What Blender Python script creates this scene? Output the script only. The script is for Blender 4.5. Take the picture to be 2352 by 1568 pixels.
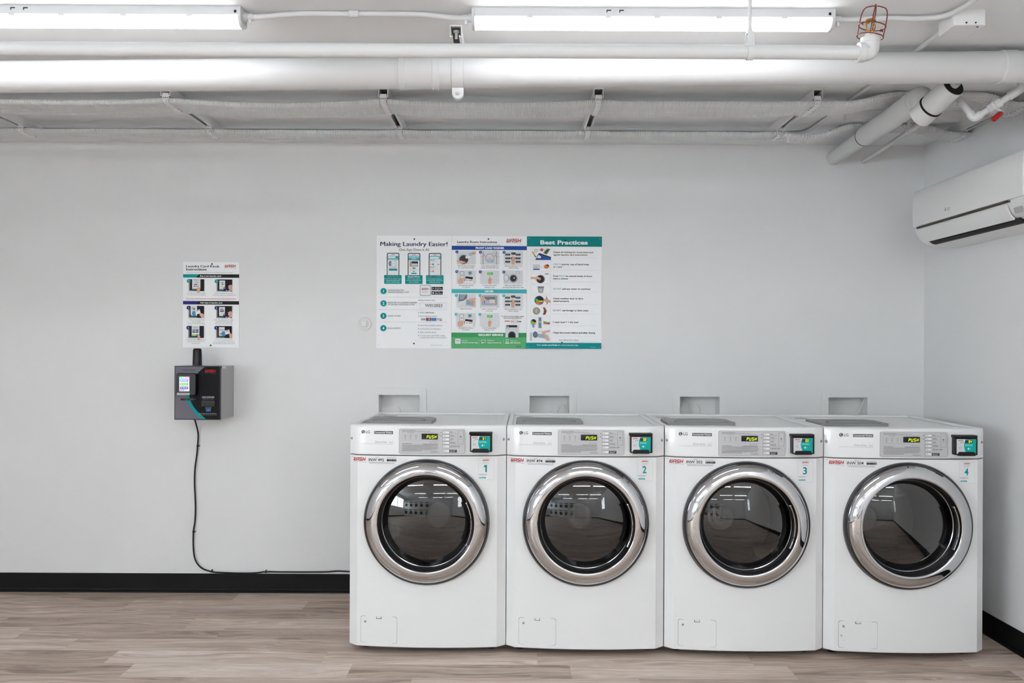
import bpy, bmesh, math, random
from mathutils import Vector, Matrix
random.seed(7)
PI = math.pi
for _o in list(bpy.data.objects): bpy.data.objects.remove(_o)
SC = bpy.context.scene
COL = SC.collection

# ------------------------------------------------------------------ camera, world, exposure
F = 2010.0        # focal length in pixels of the 2352 px wide frame
H = 1.337         # eye height
D = 4.752         # camera to back wall; back wall is the plane y = 0
ROLL = 0.0045
cam_data = bpy.data.cameras.new('camera')
cam_data.sensor_width = 36.0
cam_data.lens = 36.0 * F / 2352.0
cam_data.shift_y = 13.0 / 2352.0
cam_data.clip_start = 0.05
camera = bpy.data.objects.new('camera', cam_data)
COL.objects.link(camera)
camera.matrix_world = Matrix.Translation((0, -D, H)) @ Matrix.Rotation(PI/2, 4, 'X') @ Matrix.Rotation(ROLL, 4, 'Z')
SC.camera = camera
SC.view_settings.view_transform = 'Standard'
SC.view_settings.look = 'None'
SC.view_settings.gamma = 1.0
SC.view_settings.use_curve_mapping = False
SC.view_settings.exposure = 2.33

world = bpy.data.worlds.new('daylight')
SC.world = world
world.use_nodes = True
_bg = world.node_tree.nodes['Background']
_bg.inputs[0].default_value = (0.90, 0.95, 1.0, 1)
_bg.inputs[1].default_value = 5.0

LAMP_FRONT, LAMP_MID, LAMP_REAR = 3.1, 6.0, 3.6
XR = 2.236        # right wall
XL = -4.3         # left wall
YB = -8.2         # wall behind the camera
ZC = 2.44         # ceiling

def at(px, py, d):
    """photo pixel -> point at distance d in front of the camera"""
    du, dv = px - 1176.0, py - 797.0
    a, b = du + dv*ROLL, -du*ROLL + dv
    return Vector((a*d/F, d - D, H - b*d/F))
def atz(px, py, z):
    """photo pixel -> point at height z"""
    du, dv = px - 1176.0, py - 797.0
    b = -du*ROLL + dv
    return at(px, py, (H - z)*F/b)

# ------------------------------------------------------------------ materials
def lin(c):
    return tuple(((x/255.0)/12.92 if x/255.0 <= 0.04045 else ((x/255.0+0.055)/1.055)**2.4) for x in c)
MATS = {}
def mat(name, rgb, rough=0.5, metal=0.0, spec=0.5, emit=0.0, coat=0.0):
    if name in MATS: return MATS[name]
    m = bpy.data.materials.new(name); m.use_nodes = True
    b = m.node_tree.nodes['Principled BSDF']
    c = lin(rgb)
    b.inputs['Base Color'].default_value = (*c, 1)
    b.inputs['Roughness'].default_value = rough
    b.inputs['Metallic'].default_value = metal
    b.inputs['Specular IOR Level'].default_value = spec
    b.inputs['Coat Weight'].default_value = coat
    if emit:
        b.inputs['Emission Color'].default_value = (*c, 1)
        b.inputs['Emission Strength'].default_value = emit
    MATS[name] = m
    return m
def nodes(m): return m.node_tree.nodes, m.node_tree.links
def bumpy(m, scale, strength, dist=0.002, detail=3.0, tint=0.0, rgb=None, tscale=1.5):
    n, l = nodes(m)
    b = n['Principled BSDF']
    tc = n.new('ShaderNodeTexCoord')
    no = n.new('ShaderNodeTexNoise'); no.inputs['Scale'].default_value = scale; no.inputs['Detail'].default_value = detail
    l.new(tc.outputs['Object'], no.inputs['Vector'])
    bu = n.new('ShaderNodeBump'); bu.inputs['Strength'].default_value = strength; bu.inputs['Distance'].default_value = dist
    l.new(no.outputs['Fac'], bu.inputs['Height']); l.new(bu.outputs['Normal'], b.inputs['Normal'])
    if tint:
        n2 = n.new('ShaderNodeTexNoise'); n2.inputs['Scale'].default_value = tscale; n2.inputs['Detail'].default_value = 4
        l.new(tc.outputs['Object'], n2.inputs['Vector'])
        mx = n.new('ShaderNodeMix'); mx.data_type = 'RGBA'
        c = lin(rgb)
        mx.inputs[6].default_value = (*[x*(1-tint) for x in c], 1); mx.inputs[7].default_value = (*[min(1, x*(1+tint)) for x in c], 1)
        l.new(n2.outputs['Fac'], mx.inputs[0]); l.new(mx.outputs[2], b.inputs['Base Color'])
    return m
def ink(rgb): return mat('ink_%d_%d_%d' % rgb, rgb, 0.5, 0, 0.15)

WALLC = (231, 231, 232)
M_wall = bumpy(mat('wall_paint', WALLC, 0.75, 0, 0.25), 140, 0.35, 0.002, 3, 0.02, WALLC)
M_ceil = bumpy(mat('ceiling_paint', (234, 235, 236), 0.7, 0, 0.3), 30, 0.25, 0.003, 5, 0.03, (234, 235, 236), 3)
M_pipe = bumpy(mat('painted_pipe', (214, 214, 215), 0.42, 0, 0.4), 60, 0.08, 0.001)
M_flex = mat('painted_flexible_conduit', (228, 229, 230), 0.55)
M_steel = mat('painted_strut', (228, 228, 229), 0.45)
M_strutin = mat('strut_inside', (120, 120, 120), 0.6)
M_wrap = bumpy(mat('pipe_jacket', (214, 214, 214), 0.6), 40, 0.2, 0.002)
M_foam = bumpy(mat('black_foam', (44, 44, 44), 0.95, 0, 0.1), 300, 0.9, 0.004)
M_white = mat('white_enamel', (232, 233, 234), 0.22, 0, 0.5, 0, 0.15)
M_white2 = mat('white_plastic', (230, 230, 230), 0.35)
M_top = mat('white_top_plastic', (234, 235, 236), 0.3)
M_lamp = mat('lamp_housing', (206, 207, 208), 0.4)
M_black = mat('black_plastic', (10, 10, 11), 0.35, 0, 0.4)
M_rubber = bumpy(mat('black_vinyl', (9, 9, 11), 0.55, 0, 0.25), 8, 0.25, 0.01)
M_gray = mat('lid_grey', (140, 141, 143), 0.4)
M_gray2 = mat('lid_scoop_grey', (78, 79, 82), 0.45)
M_seam = mat('dark_gap', (18, 18, 18), 0.8)
M_chrome = mat('chrome', (206, 207, 210), 0.035, 1.0)
M_darkchrome = mat('smoked_chrome', (92, 92, 96), 0.12, 1.0)
M_tunnel = mat('smoked_plastic', (34, 34, 38), 0.12, 0, 0.6)
M_gasket = mat('grey_gasket', (44, 44, 46), 0.6)
M_hub = bumpy(mat('limescale_hub', (225, 225, 222), 0.7), 60, 0.6, 0.006)
M_brass = mat('brass', (190, 140, 70), 0.3, 1.0)
M_red = mat('red_enamel', (112, 30, 28), 0.4)
M_redgrip = mat('red_grip', (168, 24, 26), 0.4)
M_silver = mat('silver_cabinet', (172, 172, 174), 0.42, 0.2)
def lamp_material(name, strength):
    m = mat(name, (255, 255, 255), 0.4)
    b = m.node_tree.nodes['Principled BSDF']
    b.inputs['Emission Color'].default_value = (0.955, 0.985, 1.0, 1)
    b.inputs['Emission Strength'].default_value = strength
    return m
M_lampon = lamp_material('lamp_diffuser', LAMP_FRONT)
M_lampmid = lamp_material('lamp_diffuser_fill', LAMP_MID)
M_lamprear = lamp_material('lamp_diffuser_brighter', LAMP_REAR)
M_clear = mat('clear_tube', (216, 216, 214), 0.25)

def drum_material():
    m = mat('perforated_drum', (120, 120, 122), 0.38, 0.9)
    n, l = nodes(m); b = n['Principled BSDF']
    tc = n.new('ShaderNodeTexCoord'); vo = n.new('ShaderNodeTexVoronoi'); vo.inputs['Scale'].default_value = 120; vo.inputs['Randomness'].default_value = 0.25
    l.new(tc.outputs['Object'], vo.inputs['Vector'])
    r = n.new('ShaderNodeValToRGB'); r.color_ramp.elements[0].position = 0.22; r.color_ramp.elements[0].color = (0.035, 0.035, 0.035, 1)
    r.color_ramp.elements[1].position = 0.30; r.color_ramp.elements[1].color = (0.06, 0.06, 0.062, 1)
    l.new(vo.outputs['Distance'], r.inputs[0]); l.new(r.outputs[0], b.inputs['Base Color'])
    return m
M_drum = drum_material()

def glass_material(name, tint, base, top):
    m = bpy.data.materials.new(name); m.use_nodes = True
    n, l = nodes(m); n.clear()
    out = n.new('ShaderNodeOutputMaterial'); mix = n.new('ShaderNodeMixShader')
    tr = n.new('ShaderNodeBsdfTransparent'); tr.inputs[0].default_value = (*tint, 1)
    gl = n.new('ShaderNodeBsdfGlossy'); gl.inputs['Roughness'].default_value = 0.015
    lw = n.new('ShaderNodeLayerWeight'); lw.inputs['Blend'].default_value = 0.35
    mr = n.new('ShaderNodeMapRange'); mr.inputs['To Min'].default_value = base; mr.inputs['To Max'].default_value = top
    l.new(lw.outputs['Facing'], mr.inputs['Value']); l.new(mr.outputs[0], mix.inputs[0])
    l.new(tr.outputs[0], mix.inputs[1]); l.new(gl.outputs[0], mix.inputs[2]); l.new(mix.outputs[0], out.inputs[0])
    return m
M_glass = glass_material('tinted_door_glass', (0.50, 0.495, 0.49), 0.085, 0.55)
M_pane = glass_material('window_glass', (0.95, 0.97, 0.97), 0.05, 0.5)

def floor_material():
    m = bpy.data.materials.new('wood_plank_vinyl'); m.use_nodes = True
    n, l = nodes(m); b = n['Principled BSDF']
    tc = n.new('ShaderNodeTexCoord')
    at_ = n.new('ShaderNodeAttribute'); at_.attribute_name = 'plank'; at_.attribute_type = 'GEOMETRY'
    sp = n.new('ShaderNodeSeparateColor'); l.new(at_.outputs['Color'], sp.inputs[0])   # r = tone, g, b = random shifts
    sx = n.new('ShaderNodeSeparateXYZ'); l.new(tc.outputs['Object'], sx.inputs[0])
    def math_(op, a, c=None, d=None):
        k = n.new('ShaderNodeMath'); k.operation = op
        for i, q in enumerate((a, c, d)):
            if q is None: continue
            if isinstance(q, (int, float)): k.inputs[i].default_value = q
            else: l.new(q, k.inputs[i])
        return k.outputs[0]
    xs = math_('ADD', sx.outputs['X'], math_('MULTIPLY', sp.outputs['Green'], 37.0))
    ys = math_('ADD', sx.outputs['Y'], math_('MULTIPLY', sp.outputs['Blue'], 19.0))
    def coord(kx, ky):
        c = n.new('ShaderNodeCombineXYZ'); l.new(math_('MULTIPLY', xs, kx), c.inputs[0]); l.new(math_('MULTIPLY', ys, ky), c.inputs[1]); return c.outputs[0]
    # cathedral figure: wavy bands stretched along the plank
    warp = n.new('ShaderNodeTexNoise'); warp.inputs['Scale'].default_value = 1.0; warp.inputs['Detail'].default_value = 2.0
    l.new(coord(1.6, 9.0), warp.inputs['Vector'])
    yw = math_('ADD', math_('MULTIPLY', ys, 42.0), math_('MULTIPLY', warp.outputs['Fac'], 9.0))
    c2 = n.new('ShaderNodeCombineXYZ'); l.new(math_('MULTIPLY', xs, 1.1), c2.inputs[0]); l.new(yw, c2.inputs[1])
    g1 = n.new('ShaderNodeTexNoise'); g1.inputs['Scale'].default_value = 1.0; g1.inputs['Detail'].default_value = 6; g1.inputs['Roughness'].default_value = 0.65
    l.new(c2.outputs[0], g1.inputs['Vector'])
    g2 = n.new('ShaderNodeTexNoise'); g2.inputs['Scale'].default_value = 1.0; g2.inputs['Detail'].default_value = 5; g2.inputs['Roughness'].default_value = 0.7
    l.new(coord(7.0, 260.0), g2.inputs['Vector'])
    g3 = n.new('ShaderNodeTexNoise'); g3.inputs['Scale'].default_value = 1.0; g3.inputs['Detail'].default_value = 2
    l.new(coord(1.3, 6.0), g3.inputs['Vector'])
    v = math_('ADD', math_('MULTIPLY', math_('SUBTRACT', g1.outputs['Fac'], 0.5), 1.35), math_('MULTIPLY', math_('SUBTRACT', g2.outputs['Fac'], 0.5), 0.95))
    v = math_('ADD', v, math_('MULTIPLY', math_('SUBTRACT', g3.outputs['Fac'], 0.5), 0.5))
    v = math_('ADD', v, math_('SUBTRACT', sp.outputs['Red'], 0.07))
    cr = n.new('ShaderNodeValToRGB'); e = cr.color_ramp.elements
    e[0].position = 0.0; e[0].color = (*lin((118, 100, 88)), 1)
    e[1].position = 1.0; e[1].color = (*lin((244, 232, 224)), 1)
    k = cr.color_ramp.elements.new(0.5); k.color = (*lin((199, 180, 166)), 1)
    l.new(v, cr.inputs[0]); l.new(cr.outputs[0], b.inputs['Base Color'])
    b.inputs['Roughness'].default_value = 0.48; b.inputs['Specular IOR Level'].default_value = 0.35
    bu = n.new('ShaderNodeBump'); bu.inputs['Strength'].default_value = 0.12; bu.inputs['Distance'].default_value = 0.001
    l.new(g2.outputs['Fac'], bu.inputs['Height']); l.new(bu.outputs[0], b.inputs['Normal'])
    return m
M_floor = floor_material()

# ------------------------------------------------------------------ mesh helpers
class MB:
    def __init__(s): s.v = []; s.f = []; s.mi = []; s.mats = []
    def m(s, mt):
        if mt not in s.mats: s.mats.append(mt)
        return s.mats.index(mt)
    def add(s, verts, faces, mt, M=None):
        o = len(s.v); k = s.m(mt)
        s.v += [tuple(M @ Vector(p)) for p in verts] if M is not None else [tuple(p) for p in verts]
        for f in faces: s.f.append([i+o for i in f]); s.mi.append(k)
        return s
    def box(s, x0, x1, y0, y1, z0, z1, mt, M=None, skip=''):
        v = [(x, y, z) for z in (z0, z1) for y in (y0, y1) for x in (x0, x1)]
        fs = dict(b=(0, 2, 3, 1), t=(4, 5, 7, 6), f=(0, 1, 5, 4), k=(2, 6, 7, 3), l=(0, 4, 6, 2), r=(1, 3, 7, 5))
        return s.add(v, [f for k, f in fs.items() if k not in skip], mt, M)
    def lathe(s, prof, org, axis, mt, seg=48, a0=0.0, a1=2*PI, cap0=False, cap1=False, M=None):
        full = abs(a1-a0-2*PI) < 1e-6
        n = seg if full else seg+1
        v = []
        for r, h in prof:
            for i in range(n):
                a = a0 + (a1-a0)*i/seg
                c, q = r*math.cos(a), r*math.sin(a)
                p = {'y': (c, h, q), 'x': (h, c, q), 'z': (c, q, h)}[axis]
                v.append((org[0]+p[0], org[1]+p[1], org[2]+p[2]))
        f = []
        for j in range(len(prof)-1):
            for i in range(seg):
                i2 = (i+1) % n if full else i+1
                f.append((j*n+i, j*n+i2, (j+1)*n+i2, (j+1)*n+i))
        if cap0 and full: f.append(tuple(range(n)))
        if cap1 and full: f.append(tuple((len(prof)-1)*n+i for i in reversed(range(n))))
        return s.add(v, f, mt, M)
    def tube(s, pts, r, mt, seg=12, caps=True, M=None):
        pts = [Vector(p) for p in pts]; rs = r if isinstance(r, (list, tuple)) else [r]*len(pts)
        v = []; f = []; nrm = None
        for i, p in enumerate(pts):
            t = (pts[min(i+1, len(pts)-1)] - pts[max(i-1, 0)]).normalized()
            if nrm is None:
                nrm = t.orthogonal().normalized()
            nrm = (nrm - t*nrm.dot(t)).normalized()
            bi = t.cross(nrm)
            for k in range(seg):
                a = 2*PI*k/seg
                v.append(p + (nrm*math.cos(a) + bi*math.sin(a))*rs[i])
        for i in range(len(pts)-1):
            for k in range(seg):
                k2 = (k+1) % seg
                f.append((i*seg+k, i*seg+k2, (i+1)*seg+k2, (i+1)*seg+k))
        if caps:
            f.append(tuple(reversed(range(seg)))); f.append(tuple((len(pts)-1)*seg+k for k in range(seg)))
        return s.add(v, f, mt, M)
    def prism(s, poly, axis, a, b, mt, M=None, caps=True):
        """poly: 2-D outline; axis x: (y,z), axis y: (x,z), axis z: (x,y)"""
        n = len(poly); v = []
        for h in (a, b):
            for p in poly:
                v.append({'x': (h, p[0], p[1]), 'y': (p[0], h, p[1]), 'z': (p[0], p[1], h)}[axis])
        f = [(i, (i+1) % n, n+(i+1) % n, n+i) for i in range(n)]
        if caps: f += [tuple(reversed(range(n))), tuple(n+i for i in range(n))]
        return s.add(v, f, mt, M)
    def build(s, name, parent=None, bevel=0.0, seg=2, angle=35, recalc=True, flat=False):
        me = bpy.data.meshes.new(name)
        me.from_pydata(s.v, [], s.f)
        for mt in s.mats: me.materials.append(mt)
        me.polygons.foreach_set('material_index', s.mi)
        if recalc:
            bm = bmesh.new(); bm.from_mesh(me); bmesh.ops.recalc_face_normals(bm, faces=bm.faces); bm.to_mesh(me); bm.free()
        if not flat:
            me.polygons.foreach_set('use_smooth', [True]*len(me.polygons))
            me.set_sharp_from_angle(angle=math.radians(angle))
        me.update()
        o = bpy.data.objects.new(name, me); COL.objects.link(o)
        if parent: o.parent = parent
        if bevel:
            md = o.modifiers.new('edges', 'BEVEL'); md.width = bevel; md.segments = seg; md.limit_method = 'ANGLE'; md.angle_limit = math.radians(40)
        return o

def tag(o, label, cat, group=None):
    o['label'] = label; o['category'] = cat
    if group: o['group'] = group
    return o
def thing(name, label, cat, loc=(0, 0, 0), rz=0.0, group=None):
    o = bpy.data.objects.new(name, None); COL.objects.link(o)
    o.location = loc; o.rotation_euler = (0, 0, rz); o.empty_display_size = 0.05
    return tag(o, label, cat, group)
def struct(o): o['kind'] = 'structure'; return o
def copy_tree(o, parent=None):
    c = o.copy(); COL.objects.link(c)
    if parent is not None: c.parent = parent
    for ch in list(o.children): copy_tree(ch, c)
    return c
def fillet(pts, r, n=8):
    pts = [Vector(p) for p in pts]; out = [pts[0]]
    for i in range(1, len(pts)-1):
        a, b, c = pts[i-1], pts[i], pts[i+1]
        d1, d2 = (a-b), (c-b); q = min(r, d1.length*0.48, d2.length*0.48)
        p0, p2 = b+d1.normalized()*q, b+d2.normalized()*q
        for k in range(n+1):
            t = k/n; out.append(p0*(1-t)**2 + b*2*t*(1-t) + p2*t*t)
    out.append(pts[-1]); return out
def smooth(pts, n=10):
    P = [Vector(p) for p in pts]; P = [P[0]*2-P[1]] + P + [P[-1]*2-P[-2]]; out = []
    for i in range(1, len(P)-2):
        for k in range(n):
            t = k/n
            out.append(0.5*((2*P[i]) + (P[i+1]-P[i-1])*t + (2*P[i-1]-5*P[i]+4*P[i+1]-P[i+2])*t*t + (3*P[i]-P[i-1]-3*P[i+1]+P[i+2])*t**3))
    out.append(P[-2]); return out

# ------------------------------------------------------------------ lettering
_GL = {}
def glyphs(body, bold=0.0, shear=0.0):
    key = (body, bold, shear)
    if key not in _GL:
        cu = bpy.data.curves.new('t', 'FONT'); cu.body = body; cu.offset = bold; cu.shear = shear; cu.resolution_u = 3; cu.fill_mode = 'FRONT'
        ob = bpy.data.objects.new('t', cu)
        me = ob.to_mesh()
        _GL[key] = ([tuple(v.co)[:2] for v in me.vertices], [tuple(p.vertices) for p in me.polygons])
        ob.to_mesh_clear(); bpy.data.objects.remove(ob); bpy.data.curves.remove(cu)
    return _GL[key]
def cap_height(bold, shear):
    v, _ = glyphs('H', bold, shear); return min(p[1] for p in v), max(p[1] for p in v)
TEAL = (8, 150, 152); WASHRED = (184, 34, 42); DARK = (44, 42, 44); NAVY = (44, 44, 120)
class Sign:
    """flat printing on a surface; pen coordinates x right, y down, mapped to the surface by (ox, oy, sx, sy)"""
    def __init__(s, mb, ox, oy, sx, sy, surf, lift=0.0003):
        s.mb = mb; s.ox = ox; s.oy = oy; s.sx = sx; s.sy = sy; s.surf = surf; s.lift = lift; s.k = 0
    def P(s, x, y):
        X = (x-s.ox)*s.sx; Z = (s.oy-y)*s.sy
        return (X, s.surf(X) - s.lift - s.k*0.00005, Z)
    cuts = ()
    def parts(s, pts, n=0):
        """split an outline where the surface folds or bends (pen x in cuts)"""
        if n >= len(s.cuts): return [pts]
        if not (min(p[0] for p in pts) < s.cuts[n] < max(p[0] for p in pts)): return s.parts(pts, n+1)
        out = []; cut = s.cuts[n]
        for sg in (1, -1):
            r = []
            for (xa, ya), (xb, yb) in zip(pts, list(pts[1:])+[pts[0]]):
                ia, ib = sg*(xa-cut) >= 0, sg*(xb-cut) >= 0
                if ia: r.append((xa, ya))
                if ia != ib: u = (cut-xa)/(xb-xa); r.append((cut, ya+(yb-ya)*u))
            if len(r) > 2: out += s.parts(r, n+1)
        return out
    def poly(s, pts, c, up=True):
        for q in s.parts(pts): s.mb.add([s.P(*p) for p in q], [tuple(range(len(q)))], ink(c) if isinstance(c, tuple) else c)
        if up: s.k += 1
    def rect(s, x0, y0, x1, y1, c, up=True): s.poly([(x0, y0), (x1, y0), (x1, y1), (x0, y1)], c, up)
    def rrect(s, x0, y0, x1, y1, r, c):
        pts = []
        for cx, cy, a in ((x1-r, y0+r, -90), (x1-r, y1-r, 0), (x0+r, y1-r, 90), (x0+r, y0+r, 180)):
            for k in range(5):
                t = math.radians(a+k*22.5); pts.append((cx+r*math.cos(t), cy+r*math.sin(t)))
        s.poly(pts, c)
    def frame(s, x0, y0, x1, y1, w, c):
        s.rect(x0, y0, x1, y0+w, c, False); s.rect(x0, y1-w, x1, y1, c, False); s.rect(x0, y0, x0+w, y1, c, False); s.rect(x1-w, y0, x1, y1, c)
    def circ(s, x, y, r, c, n=20, ry=None):
        ry = ry or r
        s.poly([(x+r*math.cos(2*PI*k/n), y+ry*math.sin(2*PI*k/n)) for k in range(n)], c)
    def line(s, pts, w, c):
        for (xa, ya), (xb, yb) in zip(pts, pts[1:]):
            L = math.hypot(xb-xa, yb-ya) or 1; nx, ny = -(yb-ya)/L*w/2, (xb-xa)/L*w/2
            s.poly([(xa+nx, ya+ny), (xb+nx, yb+ny), (xb-nx, yb-ny), (xa-nx, ya-ny)], c, False)
        s.k += 1
    def text(s, body, x0, x1, base, cap, c, bold=0.0, shear=0.0, w=None):
        """text between x0 and x1; x1 None = natural width; w centres on x0"""
        bb = 0.0
        if bold and ('M' in body or 'K' in body): bb, bold = bold*1.0, 0.0      # a heavier M or K folds over itself: thicken it sideways instead
        v, f = glyphs(body, bold, shear); h0, h1 = cap_height(bold, shear)
        xs = [p[0] for p in v]
        if not xs: return
        a, b = min(xs), max(xs); ky = cap/(h1-h0)
        kx = ky if x1 is None else (x1-x0)/(b-a)
        if w == 'c': x0 = x0 - (b-a)*ky/2; kx = ky
        for dx in ((-bb, 0, bb) if bb else (0,)):
            s.mb.add([s.P(x0+(p[0]-a+dx)*kx, base-(p[1]-h0)*ky) for p in v], f, ink(c))
        s.k += 1
    def wash(s, x0, x1, top, base, c=WASHRED, swoosh=True):
        """four slanted heavy block letters with an arc under them"""
        h = base-top; w = x1-x0; sl = 0.26*h; lw = (w-sl)/4.0*0.86; st = (w-sl)/4.0
        def bar(ax, ay, bx, by, i):
            X = lambda u, q: x0 + i*st + u*lw + sl*(1-q)
            s.poly([(X(ax, ay), top+ay*h), (X(bx, ay), top+ay*h), (X(bx, by), top+by*h), (X(ax, by), top+by*h)], c, False)
        t = 0.25; q = 0.2
        for i, bars in enumerate(([(0, 0, t, 1), (.40, .1, .62, 1), (.8, 0, 1.02, 1), (0, 1-q, 1.02, 1)],
                                  [(0, .15, t, 1), (1-t, 0, 1, 1), (.15, 0, 1, q), (0, .55, 1, .55+q*.8)],
                                  [(0, 0, 1, q), (0, 0, t, .55), (0, .42, 1, .42+q), (1-t, .45, 1, 1), (0, 1-q, 1, 1)],
                                  [(0, 0, t, 1), (1-t, 0, 1, 1), (0, .42, 1, .42+q)])):
            for b in bars: bar(*b, i)
        s.k += 1
        if swoosh:
            pts = [(x0+w*u, base+h*(.62-.42*math.sin(PI*(.18+.72*u)))) for u in [k/10 for k in range(11)]]
            s.line(pts, h*.05, (120, 120, 124))
    SEG = {'P': 'abefg', 'U': 'bcdef', 'S': 'acdfg', 'H': 'bcefg', '0': 'abcdef', '1': 'bc', '2': 'abdeg', '3': 'abcdg', '4': 'bcfg'}
    def digits(s, body, x0, x1, top, base, c, slant=0.18):
        h = base-top; n = len(body); pitch = (x1-x0)/n; w = pitch*0.74; t = h*0.15
        for i, ch in enumerate(body):
            o = x0+i*pitch
            def seg(ax, ay, bx, by):
                K = lambda x, y: (o+x+(base-y)*slant, y)
                s.poly([K(ax, ay), K(bx, ay), K(bx, by), K(ax, by)], c, False)
            m = (top+base)/2
            for q in s.SEG.get(ch, ''):
                {'a': lambda: seg(t*.3, top, w-t*.3, top+t), 'd': lambda: seg(t*.3, base-t, w-t*.3, base), 'g': lambda: seg(t*.6, m-t/2, w-t*.6, m+t/2),
                 'f': lambda: seg(0, top+t*.6, t, m-t*.3), 'b': lambda: seg(w-t, top+t*.6, w, m-t*.3),
                 'e': lambda: seg(0, m+t*.3, t, base-t*.6), 'c': lambda: seg(w-t, m+t*.3, w, base-t*.6)}[q]()
        s.k += 1
    def lines(s, x0, x1, y, n, dy, h, c, rag=0.15, cen=False):
        """fine print too small to read: rows of short word strokes"""
        for i in range(n):
            q = (x1-x0)*rag*random.random(); a, b = (x0+q/2, x1-q/2) if cen else (x0, x1-q)
            x = a
            while x < b:
                wd = h*random.uniform(1.2, 4.5); s.rect(x, y+i*dy, min(b, x+wd), y+i*dy+h, c, False); x += wd+h*.55
        s.k += 1

# ------------------------------------------------------------------ the room
def build_room():
    # floor: vinyl planks 6 x 36 inches, joints where the photo shows them
    PW, PL = 0.1524, 0.9144
    joints = {0: -1.40 + 0.32, 1: 702, 2: 400, 3: 437, 4: 505, 5: 630, 6: 745, 7: 802, 8: 410}
    tone = {(0, 0): .40, (0, 1): .62, (1, 0): .56, (1, 1): .42, (2, 0): .48, (2, 1): .40, (3, 0): .42, (3, 1): .58, (4, -1): .62, (4, 0): .44, (4, 1): .40,
            (5, -1): .62, (5, 0): .56, (5, 1): .52, (6, -1): .42, (6, 0): .62, (6, 1): .66, (7, -1): .42, (7, 0): .70, (7, 1): .44, (7, 2): .62, (7, 3): .42, (8, 0): .48, (8, 1): .5}
    v, f, c = [], [], []
    nrow = int(-YB/PW)+2
    for k in range(nrow):
        y1, y0 = max(-k*PW, YB), max(-(k+1)*PW, YB)
        if y1-y0 < 1e-4: continue
        dm = D-(k+.5)*PW
        if k == 0: jx = at(543, 1370, dm).x
        elif k in joints: jx = at(joints[k], 1361+k*24, dm).x
        else: jx = random.uniform(0, PL)
        i0 = int(math.floor((XL-jx)/PL)); i1 = int(math.ceil((XR-jx)/PL))
        for i in range(i0, i1):
            x0, x1 = max(XL, jx+i*PL), min(XR, jx+(i+1)*PL)
            if x1-x0 < 1e-4: continue
            o = len(v); v += [(x0, y0, 0), (x1, y0, 0), (x1, y1, 0), (x0, y1, 0)]; f.append((o, o+1, o+2, o+3))
            c.append((tone.get((k, i+1), random.uniform(.40, .64)), random.random(), random.random()))
    me = bpy.data.meshes.new('floor'); me.from_pydata(v, [], f); me.materials.append(M_floor)
    ca = me.attributes.new('plank', 'FLOAT_COLOR', 'CORNER')
    for p in me.polygons:
        for li in p.loop_indices: ca.data[li].color = (*c[p.index], 1)
    o = bpy.data.objects.new('floor', me); COL.objects.link(o); struct(o)
    struct(MB().box(XL, XR, YB, 0, ZC, ZC+.1, M_ceil).build('ceiling', flat=True))
    # back wall with four openings for the recessed outlet boxes
    holes = []
    for px0, px1, py in BOXES:
        a, b = at(px0, py, D), at(px1, py, D); holes.append((a.x, b.x, a.z-.165, a.z))
    mb = MB(); xs = [XL]+[q for h in holes for q in h[:2]]+[XR]
    for i in range(len(xs)-1):
        if i % 2 == 0: mb.box(xs[i], xs[i+1], 0, .14, 0, ZC, M_wall)
        else:
            h = holes[i//2]; mb.box(xs[i], xs[i+1], 0, .14, 0, h[2], M_wall); mb.box(xs[i], xs[i+1], 0, .14, h[3], ZC, M_wall)
    struct(mb.build('wall_back', flat=True))
    struct(MB().box(XL, XR, YB-.1, YB, 0, ZC, M_wall).build('wall_rear', flat=True))
    # side windows behind the camera; left one added as fill for right wall
    for nm, wn, X, sg, wy0, wy1 in (('wall_right', 'window_1', XR, 1, -6.5, -5.6), ('wall_left', 'fill_window', XL, -1, -7.4, -4.6)):
        wz0, wz1 = 1.0, 2.1; q = lambda a, b: tuple(sorted((X+sg*a, X+sg*b)))
        mb = MB(); x0, x1 = q(0, .14)
        mb.box(x0, x1, YB, wy0, 0, ZC, M_wall); mb.box(x0, x1, wy1, 0, 0, ZC, M_wall); mb.box(x0, x1, wy0, wy1, 0, wz0, M_wall); mb.box(x0, x1, wy0, wy1, wz1, ZC, M_wall)
        struct(mb.build(nm, flat=True))
        w = bpy.data.objects.new(wn, None); COL.objects.link(w); struct(w)
        mb = MB(); t = .04; xa, xb = q(.04, .10); m_ = (wy0+wy1)/2
        mb.box(xa, xb, wy0, wy0+t, wz0, wz1, M_white2); mb.box(xa, xb, wy1-t, wy1, wz0, wz1, M_white2)
        mb.box(xa, xb, wy0+t, wy1-t, wz0, wz0+t, M_white2); mb.box(xa, xb, wy0+t, wy1-t, wz1-t, wz1, M_white2); mb.box(xa, xb, m_-.02, m_+.02, wz0+t, wz1-t, M_white2)
        mb.build('window_frame', w)
        xa, xb = q(.068, .072); MB().box(xa, xb, wy0+t, wy1-t, wz0+t, wz1-t, M_pane).build('window_pane', w)
    prof = [(0, .1016), (-.0035, .1016), (-.0045, .020), (-.008, .013), (-.014, .009), (-.015, 0), (0, 0)]
    struct(MB().prism([(p[0], p[1]) for p in prof], 'x', XL, XR-.002, M_rubber).build('baseboard_back', angle=20))
    struct(MB().prism([(XR+p[0], p[1]) for p in prof], 'y', YB, -.016, M_rubber).build('baseboard_right', angle=20))
    struct(MB().prism([(XL-p[0], p[1]) for p in prof], 'y', YB, -.016, M_rubber).build('baseboard_left', angle=20))
    struct(MB().prism([(YB-p[0], p[1]) for p in prof], 'x', XL+.016, XR-.016, M_rubber).build('baseboard_rear', angle=20))
BOXES = [(870, 964, 906), (1216, 1308, 908), (1561, 1653, 910), (1902, 1992, 911.5)]
build_room()

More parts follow.
